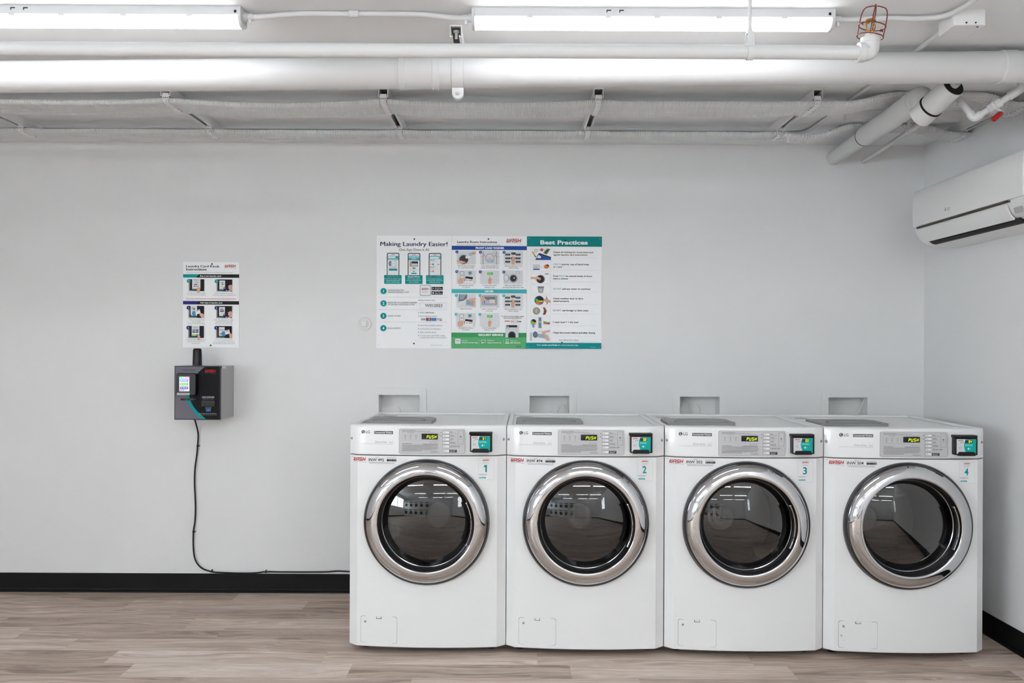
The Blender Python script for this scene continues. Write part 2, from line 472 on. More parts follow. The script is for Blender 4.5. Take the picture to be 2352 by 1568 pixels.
# ------------------------------------------------------------------ strip lamps on the ceiling
def make_lamp(name, label, x0, x1, yf, glow):
    t = thing(name, label, 'ceiling light', ((x0+x1)/2, yf+.036, ZC), 0, 'strip lamps on the ceiling')
    L = (x1-x0)/2
    mb = MB(); mb.prism([(-.036, 0), (.036, 0), (.036, -.027), (.033, -.030), (-.033, -.030), (-.036, -.027)], 'x', -L+.004, L-.004, M_lamp)
    mb.build('housing', t)
    pr = [(-.033, -.0285)] + [(-.034*math.cos(a), -.031-.0275*math.sin(a)**.8) for a in [PI*k/14 for k in range(15)]] + [(.033, -.0285)]
    MB().prism(pr, 'x', -L+.010, L-.010, glow).build('diffuser', t, angle=60)
    pe = [(-.0375, .0), (.0375, .0), (.0375, -.030)] + [(.0365*math.cos(a), -.031-.0295*math.sin(a)**.8) for a in [PI*k/14 for k in range(15)]] + [(-.0375, -.030)]
    for s in (-1, 1):
        a, b = sorted((s*(L-.010), s*L)); MB().prism(pe, 'x', a, b, M_lamp).build('end_cap', t, bevel=.0012)
    for k in (-.68, -.25, .02, .36, .72):
        MB().box(k*L-.009, k*L+.009, -.0385, -.030, -.034, -.027, M_lamp).build('clip', t)
    for k in (-.24, -.17):
        mb = MB(); mb.prism([(k*L-.011, -.0155), (k*L-.008, -.0155), (k*L-.008, -.010), (k*L+.004, -.010), (k*L+.004, -.0065), (k*L-.011, -.0065)], 'y', -.0366, -.0355, M_seam); mb.build('slot', t)
    MB().box(L-.022, L-.014, -.0366, -.0355, -.021, -.012, M_seam).build('knockout', t)
    return t
yF = 2.842 - D
lamp_l = make_lamp('strip_lamp', 'lit white strip lamp at the upper left, cut off by the frame edge', -2.075, -.886, yF, M_lampon)
lamp_r = make_lamp('strip_lamp', 'lit white strip lamp at the upper right, whole in view above the pipes', -.136, 1.046, yF, M_lampon)
make_lamp('strip_lamp', 'added fill strip lamp beyond the left edge of the photo', -4.01, -2.83, yF, M_lampon)  # out of view, added as fill for the right wall
for nm, y, gl in (('added fill', -4.35, M_lampmid), ('middle', -6.1, M_lamprear), ('farthest', -7.6, M_lamprear)):  # nearest row is added to light the floor and washer fronts
    for ps, x in (('left', -1.7), ('centre', .2), ('right', 1.58)):
        make_lamp('strip_lamp', 'lit white strip lamp behind the camera, %s of the %s row' % (ps, nm), x-.59, x+.59, y, gl)

# ------------------------------------------------------------------ smooth conduits and the junction box
def conduit(name, label, pts, r, couplings=(), cat='conduit', ends=()):
    t = thing(name, label, cat, (0, 0, 0))
    MB().tube(pts, r, M_pipe, 14).build('tube', t, angle=60)
    for p, dr in couplings:
        p = Vector(p); q = Vector(dr).normalized()*.016
        MB().tube([p-q, p-q*.9, p+q*.9, p+q], [r*1.1, r*1.3, r*1.3, r*1.1], M_pipe, 14).build('coupling', t, angle=40)
    for p, dr in ends:
        p = Vector(p); q = Vector(dr).normalized()
        MB().tube([p, p+q*.012, p+q*.012, p+q*.03, p+q*.03], [r*1.7, r*1.7, r*1.35, r*1.35, r], M_pipe, 14).build('connector', t, angle=40)
        MB().box(p.x+q.x*.02-.004, p.x+q.x*.02+.004, p.y-.006, p.y+.006, p.z-.0225, p.z-.010, M_steel).build('set_screw', t)
    return t
zc = ZC-.0095; yl = yF+.036
A, B = lamp_l.location.x+.5945, lamp_r.location.x-.591
conduit('lamp_conduit', 'thin white conduit joining the two lit strip lamps', fillet([(A, yl, ZC-.022), (A+.06, yl, ZC-.022), (A+.17, yl, zc), (B-.17, yl, zc), (B-.06, yl, ZC-.022), (B, yl, ZC-.022)], .06), .0088,
        [((at(813, 30, 2.88).x, yl, zc), (1, 0, 0))], ends=(((A, yl, ZC-.022), (1, 0, 0)), ((B, yl, ZC-.022), (-1, 0, 0))))
C = lamp_r.location.x+.591
p1 = [(C, yl, ZC-.022), (C+.06, yl, ZC-.022)] + [tuple(atz(x, y, ZC-.014)) for x, y in ((2040, 42), (2110, 43), (2168, 37), (2210, 18), (2240, -2), (2290, -40))]
conduit('lamp_conduit', 'thin white conduit curving from the right strip lamp past the square box', smooth(p1, 8), .0088, ends=(((C, yl, ZC-.022), (1, 0, 0)),))
jb = thing('junction_box', 'square white junction box on the ceiling at upper right', 'junction box', (atz(2229, 19, ZC).x, 2.834-D, ZC))
MB().box(-.051, .051, 0, .108, -.054, 0, M_steel).build('box', jb, bevel=.003)
mb = MB()
for x, z in ((-.012, -.046), (.018, -.046)): mb.lathe([(.0028, -.0012), (.0028, .001)], (x, 0, z), 'y', M_seam, 10, cap0=True)
mb.build('screw_hole', jb)
mb = MB()
for y in (.03, .07): mb.lathe([(.011, -.0006), (.011, .0003)], (-.051, y, -.026), 'x', M_steel, 20, cap0=True, cap1=True)
mb.build('knockout', jb)
MB().lathe([(.0035, -.057), (.0035, -.05)], (.03, .012, 0), 'z', M_strutin, 10, cap0=True).build('screw', jb)
jy = 2.834-D+.108
xe = 1.487
conduit('wall_conduit', 'thin white conduit running back along the ceiling from the square junction box',
        fillet([(jb.location.x-.03, jy, ZC-.03), (jb.location.x-.03, jy+.04, ZC-.03), (xe-.01, jy+.17, ZC-.0095), (xe, jy+.45, ZC-.0095), (xe, 4.455-D, ZC-.0095), (xe-.6, 4.455-D, ZC-.0095), (-3.6, 4.455-D, ZC-.0095)], .10), .0088)

# ------------------------------------------------------------------ sprinkler pipe
ds = 2.67; ys = ds-D
zs = at(1176, 117, ds).z; xs_ = at(1999, 117, ds).x
t = thing('sprinkler_pipe', 'slim white sprinkler pipe running in front of the large drain pipe', 'pipe', (0, 0, 0))
MB().lathe([(.0, -3.6), (.0213, -3.6), (.0213, xs_-.03)], (0, ys, zs), 'x', M_pipe, 28).build('tube', t)
el = fillet([(xs_-.035, ys, zs), (xs_, ys, zs), (xs_, ys, zs+.040)], .03, 8)
mb = MB(); mb.tube(el, .0262, M_pipe, 24)
mb.lathe([(.0235, xs_-.040), (.0295, xs_-.038), (.0295, xs_-.020), (.026, xs_-.018)], (0, ys, zs), 'x', M_pipe, 24, cap0=True)
mb.lathe([(.026, zs+.028), (.0295, zs+.030), (.0295, zs+.044), (.024, zs+.046)], (xs_, ys, 0), 'z', M_pipe, 24, cap1=True)
mb.build('elbow', t, angle=45)
MB().lathe([(.017, zs+.044), (.017, zs+.056), (.010, zs+.058)], (xs_, ys, 0), 'z', M_pipe, 6, cap1=True).build('bushing', t)
sp = thing('fire_sprinkler', 'brass sprinkler head inside the red wire cage', 'sprinkler', (xs_, ys, zs+.054))
MB().lathe([(.0075, .0), (.010, .004), (.010, .010), (.006, .013)], (0, 0, 0), 'z', M_brass, 6, cap0=True, cap1=True).build('base', sp)
mb = MB()
for s in (-1, 1): mb.tube(smooth([(s*.007, 0, .010), (s*.013, 0, .020), (s*.012, 0, .032), (s*.003, 0, .043)], 6), .0024, M_brass, 8)
mb.build('yoke', sp)
MB().tube([(0, 0, .013), (0, 0, .040)], .0022, mat('glass_bulb', (150, 200, 190), .1), 8).build('bulb', sp)
mb = MB(); mb.lathe([(.0, .044), (.014, .044), (.016, .0405), (.016, .043), (.014, .0465), (0, .0465)], (0, 0, 0), 'z', M_brass, 16); mb.build('deflector', sp)
cg = thing('sprinkler_guard', 'red wire cage around the brass sprinkler head', 'guard', (xs_, ys, zs+.054)); cg.rotation_euler = (0.12, 0.14, 0.4)
z0, z1, R0, R1 = -.006, .084, .037, .030
for k in range(4):
    a = PI/4*(2*k+1)/1; c, q = math.cos(a), math.sin(a)
    MB().tube(smooth([(c*R0, q*R0, z0), (c*R0*1.02, q*R0*1.02, .03), (c*R0*.98, q*R0*.98, .062), (c*R0*.80, q*R0*.80, z1-.004), (c*R0*.4, q*R0*.4, z1+.002), (c*.003, q*.003, z1+.004)], 6), .0017, M_red, 8).build('wire', cg)
for z, R in ((z0, R0), (.026, R0*1.03)):
    MB().tube([(math.cos(u)*R*1.04, math.sin(u)*R*1.04, z) for k, u in [(k, 2*PI*k/24) for k in range(25)]], .0016, M_red, 8).build('ring', cg)
for s in (-1, 1):
    MB().tube([(s*R0, -.004, .026), (s*(R0+.006), 0, .022), (s*(R0+.002), .004, .028), (s*(R0-.002), 0, .020)], .0018, M_red, 8).build('hook', cg)
xh = at(1722, 117, ds).x
hg = thing('pipe_hanger', 'white rod hanger holding up the slim sprinkler pipe', 'hanger', (xh, ys, zs))
MB().tube([(0, 0, .058), (0, 0, ZC-zs)], .0055, M_pipe, 12).build('rod', hg)
mb = MB(); pts = [(.0245*math.sin(u), -.0245*math.cos(u)) for u in [2*PI*k/30 for k in range(31)]]
mb.lathe([(.0216, -.0095), (.0245, -.0095), (.0245, .0095), (.0216, .0095), (.0216, -.0095)], (0, 0, 0), 'x', M_pipe, 32); mb.build('ring', hg)
mb = MB(); mb.prism([(-.0215, .012), (-.0235, .012), (-.012, .060), (.012, .060), (.0235, .012), (.0215, .012), (.010, .056), (-.010, .056)], 'x', -.0095, .0095, M_pipe); mb.build('yoke', hg)
MB().lathe([(.009, .056), (.009, .068), (.007, .070)], (0, 0, 0), 'z', M_pipe, 6, cap0=True, cap1=True).build('nut', hg)

# ------------------------------------------------------------------ the large drain pipe
dp = 3.20; yp = dp-D
zp = lambda x: 2.340+(x+.2)*.0145
t = thing('drain_pipe', 'thick white drain pipe running across under the ceiling', 'pipe', (0, yp, 0))
def along(mb, prof, mt=M_pipe, seg=48):
    v = []; f = []
    for x, r in prof:
        for k in range(seg):
            a = 2*PI*k/seg; v.append((x, r*math.cos(a), zp(x)+r*math.sin(a)))
    for j in range(len(prof)-1):
        for k in range(seg): f.append((j*seg+k, j*seg+(k+1) % seg, (j+1)*seg+(k+1) % seg, (j+1)*seg+k))
    f.append(tuple(range(seg))); f.append(tuple((len(prof)-1)*seg+k for k in range(seg)))
    mb.add(v, f, mt); return mb
def pxX(x, y=166): return at(x, y, dp-.05).x
along(MB(), [(-3.9, .0565), (pxX(920), .0565)]).build('pipe_run', t)
along(MB(), [(pxX(1003), .0565), (XR, .0565)]).build('pipe_run', t)
c = [pxX(q) for q in (913, 915, 927, 929, 951, 957, 970, 978, 990, 993, 1005, 1008)]
along(MB(), list(zip(c, (.058, .0615, .0615, .0588, .0588, .0605, .0575, .0588, .0588, .0612, .0612, .057)))).build('coupling', t, angle=25)
a, b = pxX(2314), pxX(2346)
along(MB(), [(a-.004, .0566), (a, .0600), (b, .0600), (b+.002, .0566)]).build('collar', t, angle=30)
xc = at(1052, 166, dp).x
cl = thing('pipe_clamp', 'white bolted strap clamp gripping the thick drain pipe', 'clamp', (xc, yp, zp(xc)))
mb = MB(); mb.lathe([(.0572, -.021), (.0605, -.021), (.0605, .021), (.0572, .021), (.0572, -.021)], (0, 0, 0), 'x', M_pipe, 48); mb.build('band', cl, bevel=.001)
mb = MB()
pe = [(-.021, -.05)] + [(.021*math.cos(u), -.078+.021*math.sin(u)) for u in [PI+PI*k/10 for k in range(11)]] + [(.021, -.05)]
mb.prism(pe, 'y', -.012, -.006, M_pipe); mb.prism(pe, 'y', .004, .010, M_pipe); mb.build('ear', cl, bevel=.001)
MB().lathe([(.0085, -.020), (.0085, -.012)], (0, 0, -.078), 'y', M_pipe, 6, cap0=True, cap1=True).build('bolt', cl)
MB().lathe([(.0045, -.03), (.0045, .02)], (0, 0, -.078), 'y', M_pipe, 10, cap0=True, cap1=True).build('bolt', cl)

# ------------------------------------------------------------------ ceiling struts (slotted U channels, open side down)
def channel(name, label, x, y0, y1, alongx=False, hgt=.0405, group='struts on the ceiling'):
    t = thing(name, label, 'strut', (x, y0, ZC), 0, group)
    w = .0205; th = .0028; L = y1-y0
    sec = [(-w, 0), (w, 0), (w, -hgt), (w-.0095, -hgt), (w-.0095, -hgt+.007), (w-.0095+th, -hgt+.007), (w-.0095+th, -hgt+th), (w-th, -hgt+th), (w-th, -th), (-w+th, -th),
           (-w+th, -hgt+th), (-w+.0095-th, -hgt+th), (-w+.0095-th, -hgt+.007), (-w+.0095, -hgt+.007), (-w+.0095, -hgt), (-w, -hgt)]
    mb = MB(); mb.prism(sec, 'y', 0, L, M_steel)
    o = mb.build('channel', t)
    mb = MB(); mb.box(-w+th+.0004, w-th-.0004, .012, L-.004, -th-.0012, -th-.0004, M_strutin)
    mb.build('slot_liner', t, flat=True)
    if alongx: t.rotation_euler = (0, 0, -PI/2)
    return t
SX = [-2.395, -1.480, -.553, .364, 1.297, 2.195]
nm = ['farthest left', 'second from the left', 'third from the left', 'fourth from the left', 'fifth from the left', 'farthest right, beside the right wall']
YA0, YA1 = 3.722-D, 4.415-D
for x, s in zip(SX, nm): channel('ceiling_strut', 'white slotted strut carrying the ribbed conduits, ' + s, x, YA0, YA1)
s0 = channel('ceiling_strut', 'short white strut above the thick drain pipe clamp', xc+.004, 3.0-D, 3.34-D)
bt = MB(); bt.lathe([(.010, -.016), (.010, -.009)], (0, .03, 0), 'z', M_steel, 6, cap0=True, cap1=True); bt.lathe([(.005, -.037), (.005, -.016)], (0, .03, 0), 'z', M_steel, 10, cap0=True); bt.build('bolt', s0)
s1 = at(1941, 257, 4.07).x; s2 = at(2205, 257, 4.07).x
channel('ceiling_strut', 'white strut set crosswise above the jacketed pipes at right', s1, 4.07-D, 4.07-D+(s2-s1), True)

# ------------------------------------------------------------------ ribbed flexible conduits
def sst(a, b, x): u = min(1, max(0, (x-a)/(b-a))); return u*u*(3-2*u)
ZA = ZC-.0405-.0138; ZU = ZC-.0140
def ribbed(name, label, group, y, kind, ph, r=.0125):
    x = -3.0; pitch = .0064; pts = []; rs = []; i = 0
    while x < XR:
        z = ZA; yy = y
        nx = sorted(SX+[-3.3])
        for a, b in zip(nx, nx[1:]):
            if a <= x <= b:
                u = (x-a)/(b-a); sag = {-1.480: .021, -.553: .016, -2.395: .012, .364: .006}.get(a, .008)
                if kind == 'B': sag = {-1.480: .005, -2.395: .003, 1.297: .0}.get(a, .004)
                if a == 1.297: sag = 0
                z -= sag*math.sin(PI*u)**1.3 + .0022*math.sin(3*PI*u+ph)*(1 if a < 1.2 else 0)
                yy += .0035*math.sin(5*u*PI+ph*2)*math.sin(PI*u)
        if x > 1.297:
            if kind == 'A': z += (ZU-ZA)*sst(1.43, 1.66, x)*(1-sst(2.0, 2.17, x))
            else: z += -.016*math.sin(PI*min(1, max(0, (x-1.33)/.22)))*(1 if x < 1.55 else 0) + (ZU-ZA)*sst(1.50, 1.68, x)*(1-sst(1.98, 2.17, x))
        pts.append((x, yy, z)); rs.append(r*(1.0 if i % 2 else .75)); i += 1; x += pitch/2
    pts.append((XR, yy, z)); rs.append(r)
    o = MB().tube(pts, rs, M_flex, 10).build(name, None, angle=80)
    return tag(o, label, 'conduit', group)
def strap(name, label, group, x, y, front):
    """one strut strap round one conduit"""
    t = thing(name, label, 'strap', (x, y, ZA), 0, group)
    w = .0115; mb = MB()
    a0, a1 = math.radians(140), math.radians(400)
    ring = [((.0157)*math.cos(u), .0157*math.sin(u)) for u in [a0+(a1-a0)*k/18 for k in range(19)]]
    rin = [((.0136)*math.cos(u), .0136*math.sin(u)) for u in [a0+(a1-a0)*k/18 for k in range(19)]]
    mb.prism([(p[0], p[1]) for p in ring]+[(p[0], p[1]) for p in reversed(rin)], 'x', -w, w, M_steel)
    mb.build('band', t, angle=50)
    if front:
        mb = MB(); mb.box(-.0145, .0145, -.0205, -.0165, .001, .0265, M_steel); mb.box(-.012, .012, -.020, -.0165, -.012, .001, M_steel); mb.build('saddle', t, bevel=.0012)
        mb = MB(); mb.lathe([(.0052, -.0245), (.0052, -.0205)], (0, 0, -.005), 'y', M_steel, 8, cap0=True, cap1=True); mb.build('screw', t)
        for q in (-.008, 0, .008): MB().box(q-.0025, q+.0025, -.0212, -.0203, .004, .009, M_strutin).build('slot', t)
    return t
ordn = ['first', 'second', 'third', 'fourth', 'fifth', 'sixth']
for kind, d0, n, gap in (('A', 3.745, 6, .0318), ('B', 4.275, 4, .0318)):
    bn = 'nearer' if kind == 'A' else 'rear'
    for i in range(n):
        y = d0+i*gap-D
        ribbed('flexible_conduit', '%s ribbed white conduit from the front in the %s bundle under the ceiling' % (ordn[i], bn), '%s bundle of ribbed conduits' % bn, y, kind, i*1.3)
        for j, x in enumerate(SX):
            strap('conduit_strap', 'strap on the %s conduit of the %s bundle, strut %s' % (ordn[i], bn, ['at far left', 'second from left', 'third from left', 'fourth from left', 'fifth from left', 'by right wall'][j]), 'straps on the %s conduit bundle' % bn, x, y, i == 0)

# ------------------------------------------------------------------ jacketed water pipes at the right
t = thing('insulated_pipe', 'thick white jacketed water pipe slanting into the back wall', 'pipe', (0, 0, 0))
W0 = Vector((1.741, 0.0, 2.372)); E0 = Vector((1.632, 3.50-D, 2.343))
def on(u): return W0.lerp(E0, u)
MB().tube([on(-.02), on(.50)], .0395, M_wrap, 28).build('jacket', t)
MB().tube([on(.43), on(.435)], [.0475, .0475], M_foam, 28).build('foam_ring', t)
MB().tube([on(.437), on(.44), on(.965)], [.0475, .0478, .0478], M_wrap, 28).build('jacket', t)
E1 = Vector((1.628, 3.45-D, 2.275)); K3 = Vector((1.669, 3.32-D, 2.336)); d3 = (K3-E1).normalized()
MB().tube(fillet([on(.93), E0+Vector((0, -.01, 0)), E1+Vector((.0, .01, .0))], .05, 8), .0465, M_wrap, 28).build('jacket', t)
q3 = E1.lerp(K3, .16)
MB().tube([E1-d3*.035, q3], .0475, M_wrap, 28).build('jacket', t)
MB().tube([q3, q3+d3*.006], .0485, M_foam, 28).build('foam_ring', t)
MB().tube([q3+d3*.006, q3+d3*.009, K3], [.044, .0455, .0455], M_wrap, 28).build('jacket', t)
MB().tube([K3+d3*.0005, K3+d3*.003], .0435, M_foam, 28).build('foam_ring', t)
MB().tube([K3, K3+d3*.02], .017, M_pipe, 16).build('bare_pipe', t)
t = thing('water_pipe', 'thin white water pipe with red handled valve beside the jacketed pipe', 'pipe', (0, 0, 0))
V0 = Vector((1.905, 0.0, 2.352)); V1 = at(2200, 226, 3.46)
V2 = at(2238, 272, 3.42); V3 = at(2347, 203, 3.335); V4 = V3+Vector((0.004, 0, .09))
MB().tube([V0+(V0-V1)*.01, V1], .0108, M_pipe, 16).build('tube', t)
MB().tube(fillet([V1+(V0-V1)*.03, V1, V1+(V2-V1)*.2], .03), .0150, M_pipe, 16).build('elbow', t)
MB().tube([V1+(V2-V1)*.1, V2], .0125, M_pipe, 16).build('tube', t)
MB().tube(fillet([V2+(V1-V2)*.25, V2, V2+(V3-V2)*.15], .03), .0165, M_pipe, 16).build('elbow', t)
MB().tube([V2, V3], .0125, M_pipe, 16).build('tube', t)
dv = (V3-V2).normalized()
for u in (.36, .50): MB().tube([V2.lerp(V3, u)-dv*.012, V2.lerp(V3, u)+dv*.012], .0185, M_pipe, 8).build('union_nut', t)
MB().tube([V2.lerp(V3, .38), V2.lerp(V3, .43), V2.lerp(V3, .48)], [.016, .021, .016], M_pipe, 16).build('valve_body', t)
MB().tube(fillet([V3-dv*.05, V3, V3+(V4-V3)*.4], .03), .0165, M_pipe, 16).build('elbow', t)
MB().tube([V3, V4], .0125, M_pipe, 16).build('riser', t)
h0 = V2.lerp(V3, .43); g0 = at(2302, 258, h0.y+D-.03)
mb = MB(); mb.tube([h0, g0], .0055, M_pipe, 10); mb.build('valve_stem', t)
g1 = at(2279, 276, h0.y+D-.02)
mb = MB(); mb.tube([g0, g0.lerp(g1, .12), g0.lerp(g1, .9), g1], [.006, .0100, .0115, .007], M_redgrip, 12); hd = mb.build('valve_handle', t); hd['label'] = 'red handle'
hg = thing('pipe_hanger', 'small white clip holding the thin water pipe', 'hanger', V0.lerp(V1, .56))
MB().lathe([(.0115, -.009), (.0145, -.009), (.0145, .009), (.0115, .009), (.0115, -.009)], (0, 0, 0), 'y', M_steel, 20).build('ring', hg)
MB().box(-.006, .006, -.002, .002, .0125, ZC-hg.location.z, M_steel).build('rod', hg)

# ------------------------------------------------------------------ air conditioner on the right wall
def build_ac():
    y0, y1 = -(D-3.424), -(D-4.374)       # near end, far end
    t = thing('air_conditioner', 'white wall mounted air conditioner high on the right wall', 'air conditioner', (XR, y0, 1.84))
    L = y1-y0
    def o(p): return [(-a, z) for a, z in p]
    back = [(0, .003), (.125, .006), (.165, .016), (.195, .036), (.216, .064), (.226, .094), (.226, .262), (.212, .284), (0, .284)]
    MB().prism(o(back), 'y', 0, L, M_white2).build('body', t, bevel=.004, angle=30)
    pan = [(.2265, .1005), (.236, .102), (.2385, .15), (.2385, .22), (.234, .272), (.226, .2835), (.2262, .262)]
    MB().prism(o(pan), 'y', .004, L-.002, M_white2).build('front_panel', t, bevel=.002, angle=30)
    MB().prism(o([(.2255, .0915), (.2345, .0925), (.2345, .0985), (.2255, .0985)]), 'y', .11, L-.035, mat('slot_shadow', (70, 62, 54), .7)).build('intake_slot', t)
    fl = [(.2255, .083), (.2325, .084), (.2290, .066), (.2165, .040), (.1980, .0225), (.1920, .0265), (.211, .045), (.221, .068)]
    MB().prism(o(fl), 'y', .128, L-.045, M_white2).build('vane', t, bevel=.001, angle=40)
    MB().prism(o([(.1925, .0285), (.1985, .0262), (.1780, .0125), (.1620, .0085), (.1600, .0135)]), 'y', .10, L-.085, M_seam).build('outlet', t)
    for k in (.35, .62): MB().prism(o([(.187, .0185), (.188, .0175), (.170, .0095), (.169, .0105)]), 'y', .10, L-.09, mat('louvre_grey', (70, 70, 72), .5)).build('louvre', t)
    MB().prism(o([(.2315, .0625), (.2335, .0625), (.2300, .0455), (.2265, .0400), (.2245, .043)]), 'y', .018, .075, mat('sensor_window', (168, 170, 172), .3)).build('sensor_window', t)
    # badge and small lettering printed on the panel: drawn in the plane of the panel, y runs toward the camera on the right
    mb = MB()
    class Side(Sign):
        def P(s, x, y): return (-.2390 - s.k*.00005, s.oy_ - x*.001, s.oz - y*.001)
    g = Side(mb, 0, 0, 1, 1, None)
    g.oy_ = L-.335; g.oz = .141
    dk = (70, 70, 74)
    for a in (90, 210, 330):
        c, s_ = math.cos(math.radians(a)), -math.sin(math.radians(a)); n_ = (-s_, c)
        g.poly([(0, 0), (c*5+n_[0]*3, s_*5+n_[1]*3), (c*10, s_*10), (c*5-n_[0]*3, s_*5-n_[1]*3)], dk, False)
    g.k += 1
    g.text('MITSUBISHI', 15, 42, 0, 5, dk); g.text('ELECTRIC', 15, 42, 8, 5, dk)
    b = mb.build('badge', t, recalc=False, flat=True)
build_ac()

# ------------------------------------------------------------------ recessed outlet boxes, round plug, hoses
def build_boxes():
    which = ['behind the washer numbered 1', 'behind the washer numbered 2', 'behind the washer numbered 3', 'behind the washer numbered 4']
    for i, (px0, px1, py) in enumerate(BOXES):
        a, b = at(px0, py, D), at(px1, py, D); cx = (a.x+b.x)/2; w = b.x-a.x; zt = a.z
        t = thing('outlet_box', 'white recessed wall box ' + which[i], 'wall box', (cx, 0, zt), 0, 'recessed boxes in the back wall')
        hw = w/2; fr = .0365; mb = MB(); d = .165
        for x0, x1, z0, z1 in ((-hw-fr, -hw, -d-fr, fr), (hw, hw+fr, -d-fr, fr), (-hw, hw, 0, fr), (-hw, hw, -d-fr, -d)): mb.box(x0, x1, -.006, 0, z0, z1, M_white2)
        mb.build('frame', t)
        mb = MB(); e = .0015; dd = .092
        mb.box(-hw+.0004, hw-.0004, dd-e, dd, -d, 0, M_white2); mb.box(-hw+.0004, -hw+e, -.005, dd, -d, 0, M_white2); mb.box(hw-e, hw-.0004, -.005, dd, -d, 0, M_white2)
        mb.box(-hw+e, hw-e, -.005, dd, -e, -.0004, M_white2); mb.box(-hw+e, hw-e, -.005, dd, -d+.0004, -d+e, M_white2)
        mb.build('recess', t, flat=True)
    def tube(label, pts, r):
        d0 = D+.03; o = MB().tube(smooth([at(x, y, q) for x, y, q in pts], 8), r, M_clear, 10).build('hose', None, angle=60)
        tag(o, label, 'hose', 'thin hoses in the wall boxes')
    tube('thin clear hose hanging in the wall box behind the first washer', [(915, 934, D+.07), (919, 940, D+.06), (920, 950, D+.05), (919, 965, D+.03)], .0022)
    tube('clear hose looped in the wall box behind the second washer', [(1278, 975, D+.02), (1280, 948, D+.04), (1290, 931, D+.05), (1300, 930, D+.06), (1304, 943, D+.05), (1302, 970, D+.04)], .0035)
    tube('thin curled hose in the wall box behind the third washer', [(1563, 935, D+.06), (1572, 916, D+.06), (1581, 925, D+.06), (1585, 938, D+.06), (1596, 970, D+.05)], .0022)
    tube('bare thin hose bent down at the right inside the third wall box', [(1600, 927, D+.07), (1608, 938, D+.06), (1608, 950, D+.05), (1606, 970, D+.04)], .0018)
    tube('thick white hose slanting through the wall box behind the fourth washer', [(1987, 914, D+.05), (1978, 932, D+.045), (1971, 950, D+.04), (1969, 975, D+.03)], .0062)
    p = at(837.5, 743.5, D)
    t = thing('cleanout_plug', 'round white plug with a square nub on the wall left of the posters', 'plug', (p.x, 0, p.z))
    MB().lathe([(.037, 0), (.037, -.008), (.034, -.011), (.030, -.0115), (.0285, -.009), (.024, -.009), (.0225, -.011), (0, -.011)], (0, 0, 0), 'y', M_white2, 40).build('rim', t, angle=30)
    MB().box(-.0155, .0155, -.026, -.0105, -.0145, .0165, M_white2).build('nub', t, bevel=.003)
build_boxes()

# ------------------------------------------------------------------ posters
def flat(t): return lambda x: -t
def poster(name, label, group, cx, cz, w, h, box, draw, screws):
    t = thing(name, label, 'poster', (cx, 0, cz), 0, group)
    mb = MB(); th = .0045
    mb.box(-w/2, w/2, -th, -.0005, -h/2, h/2, mat('poster_board', (246, 247, 249), .45))
    s = Sign(mb, (box[0]+box[2])/2, (box[1]+box[3])/2, w/(box[2]-box[0]), h/(box[3]-box[1]), flat(th))
    draw(s)
    mb.build('panel', t, recalc=False, flat=True)
    for x, y in screws:
        p = s.P(x, y)
        MB().lathe([(.0042, -.0015), (.0042, 0)], (p[0], -th-.0012, p[2]), 'y', M_seam, 12, cap0=True).build('screw', t)
    return t
SKIN = (222, 176, 150); LG_ = (205, 208, 210); GR = (90, 92, 96); MID = (150, 152, 156); BLU = (46, 82, 160); GRN = (70, 175, 110); LB = (214, 216, 220)
def hand(s, x, y, k=1.0, flip=1):
    """pointing hand, fingertip at x, y"""
    P = lambda *q: [(x+flip*a*k, y+b*k) for a, b in q]
    s.poly(P((-5, 2), (0, -3), (5, 2), (6, 40), (36, 60), (40, 90), (26, 120), (24, 160), (-22, 160), (-24, 120), (-30, 95), (-24, 62), (-6, 52)), SKIN)
    s.poly(P((-18, 92), (8, 88), (8, 94), (-18, 98)), (190, 140, 116)); s.poly(P((-4, 70), (22, 66), (22, 71), (-4, 76)), (190, 140, 116))
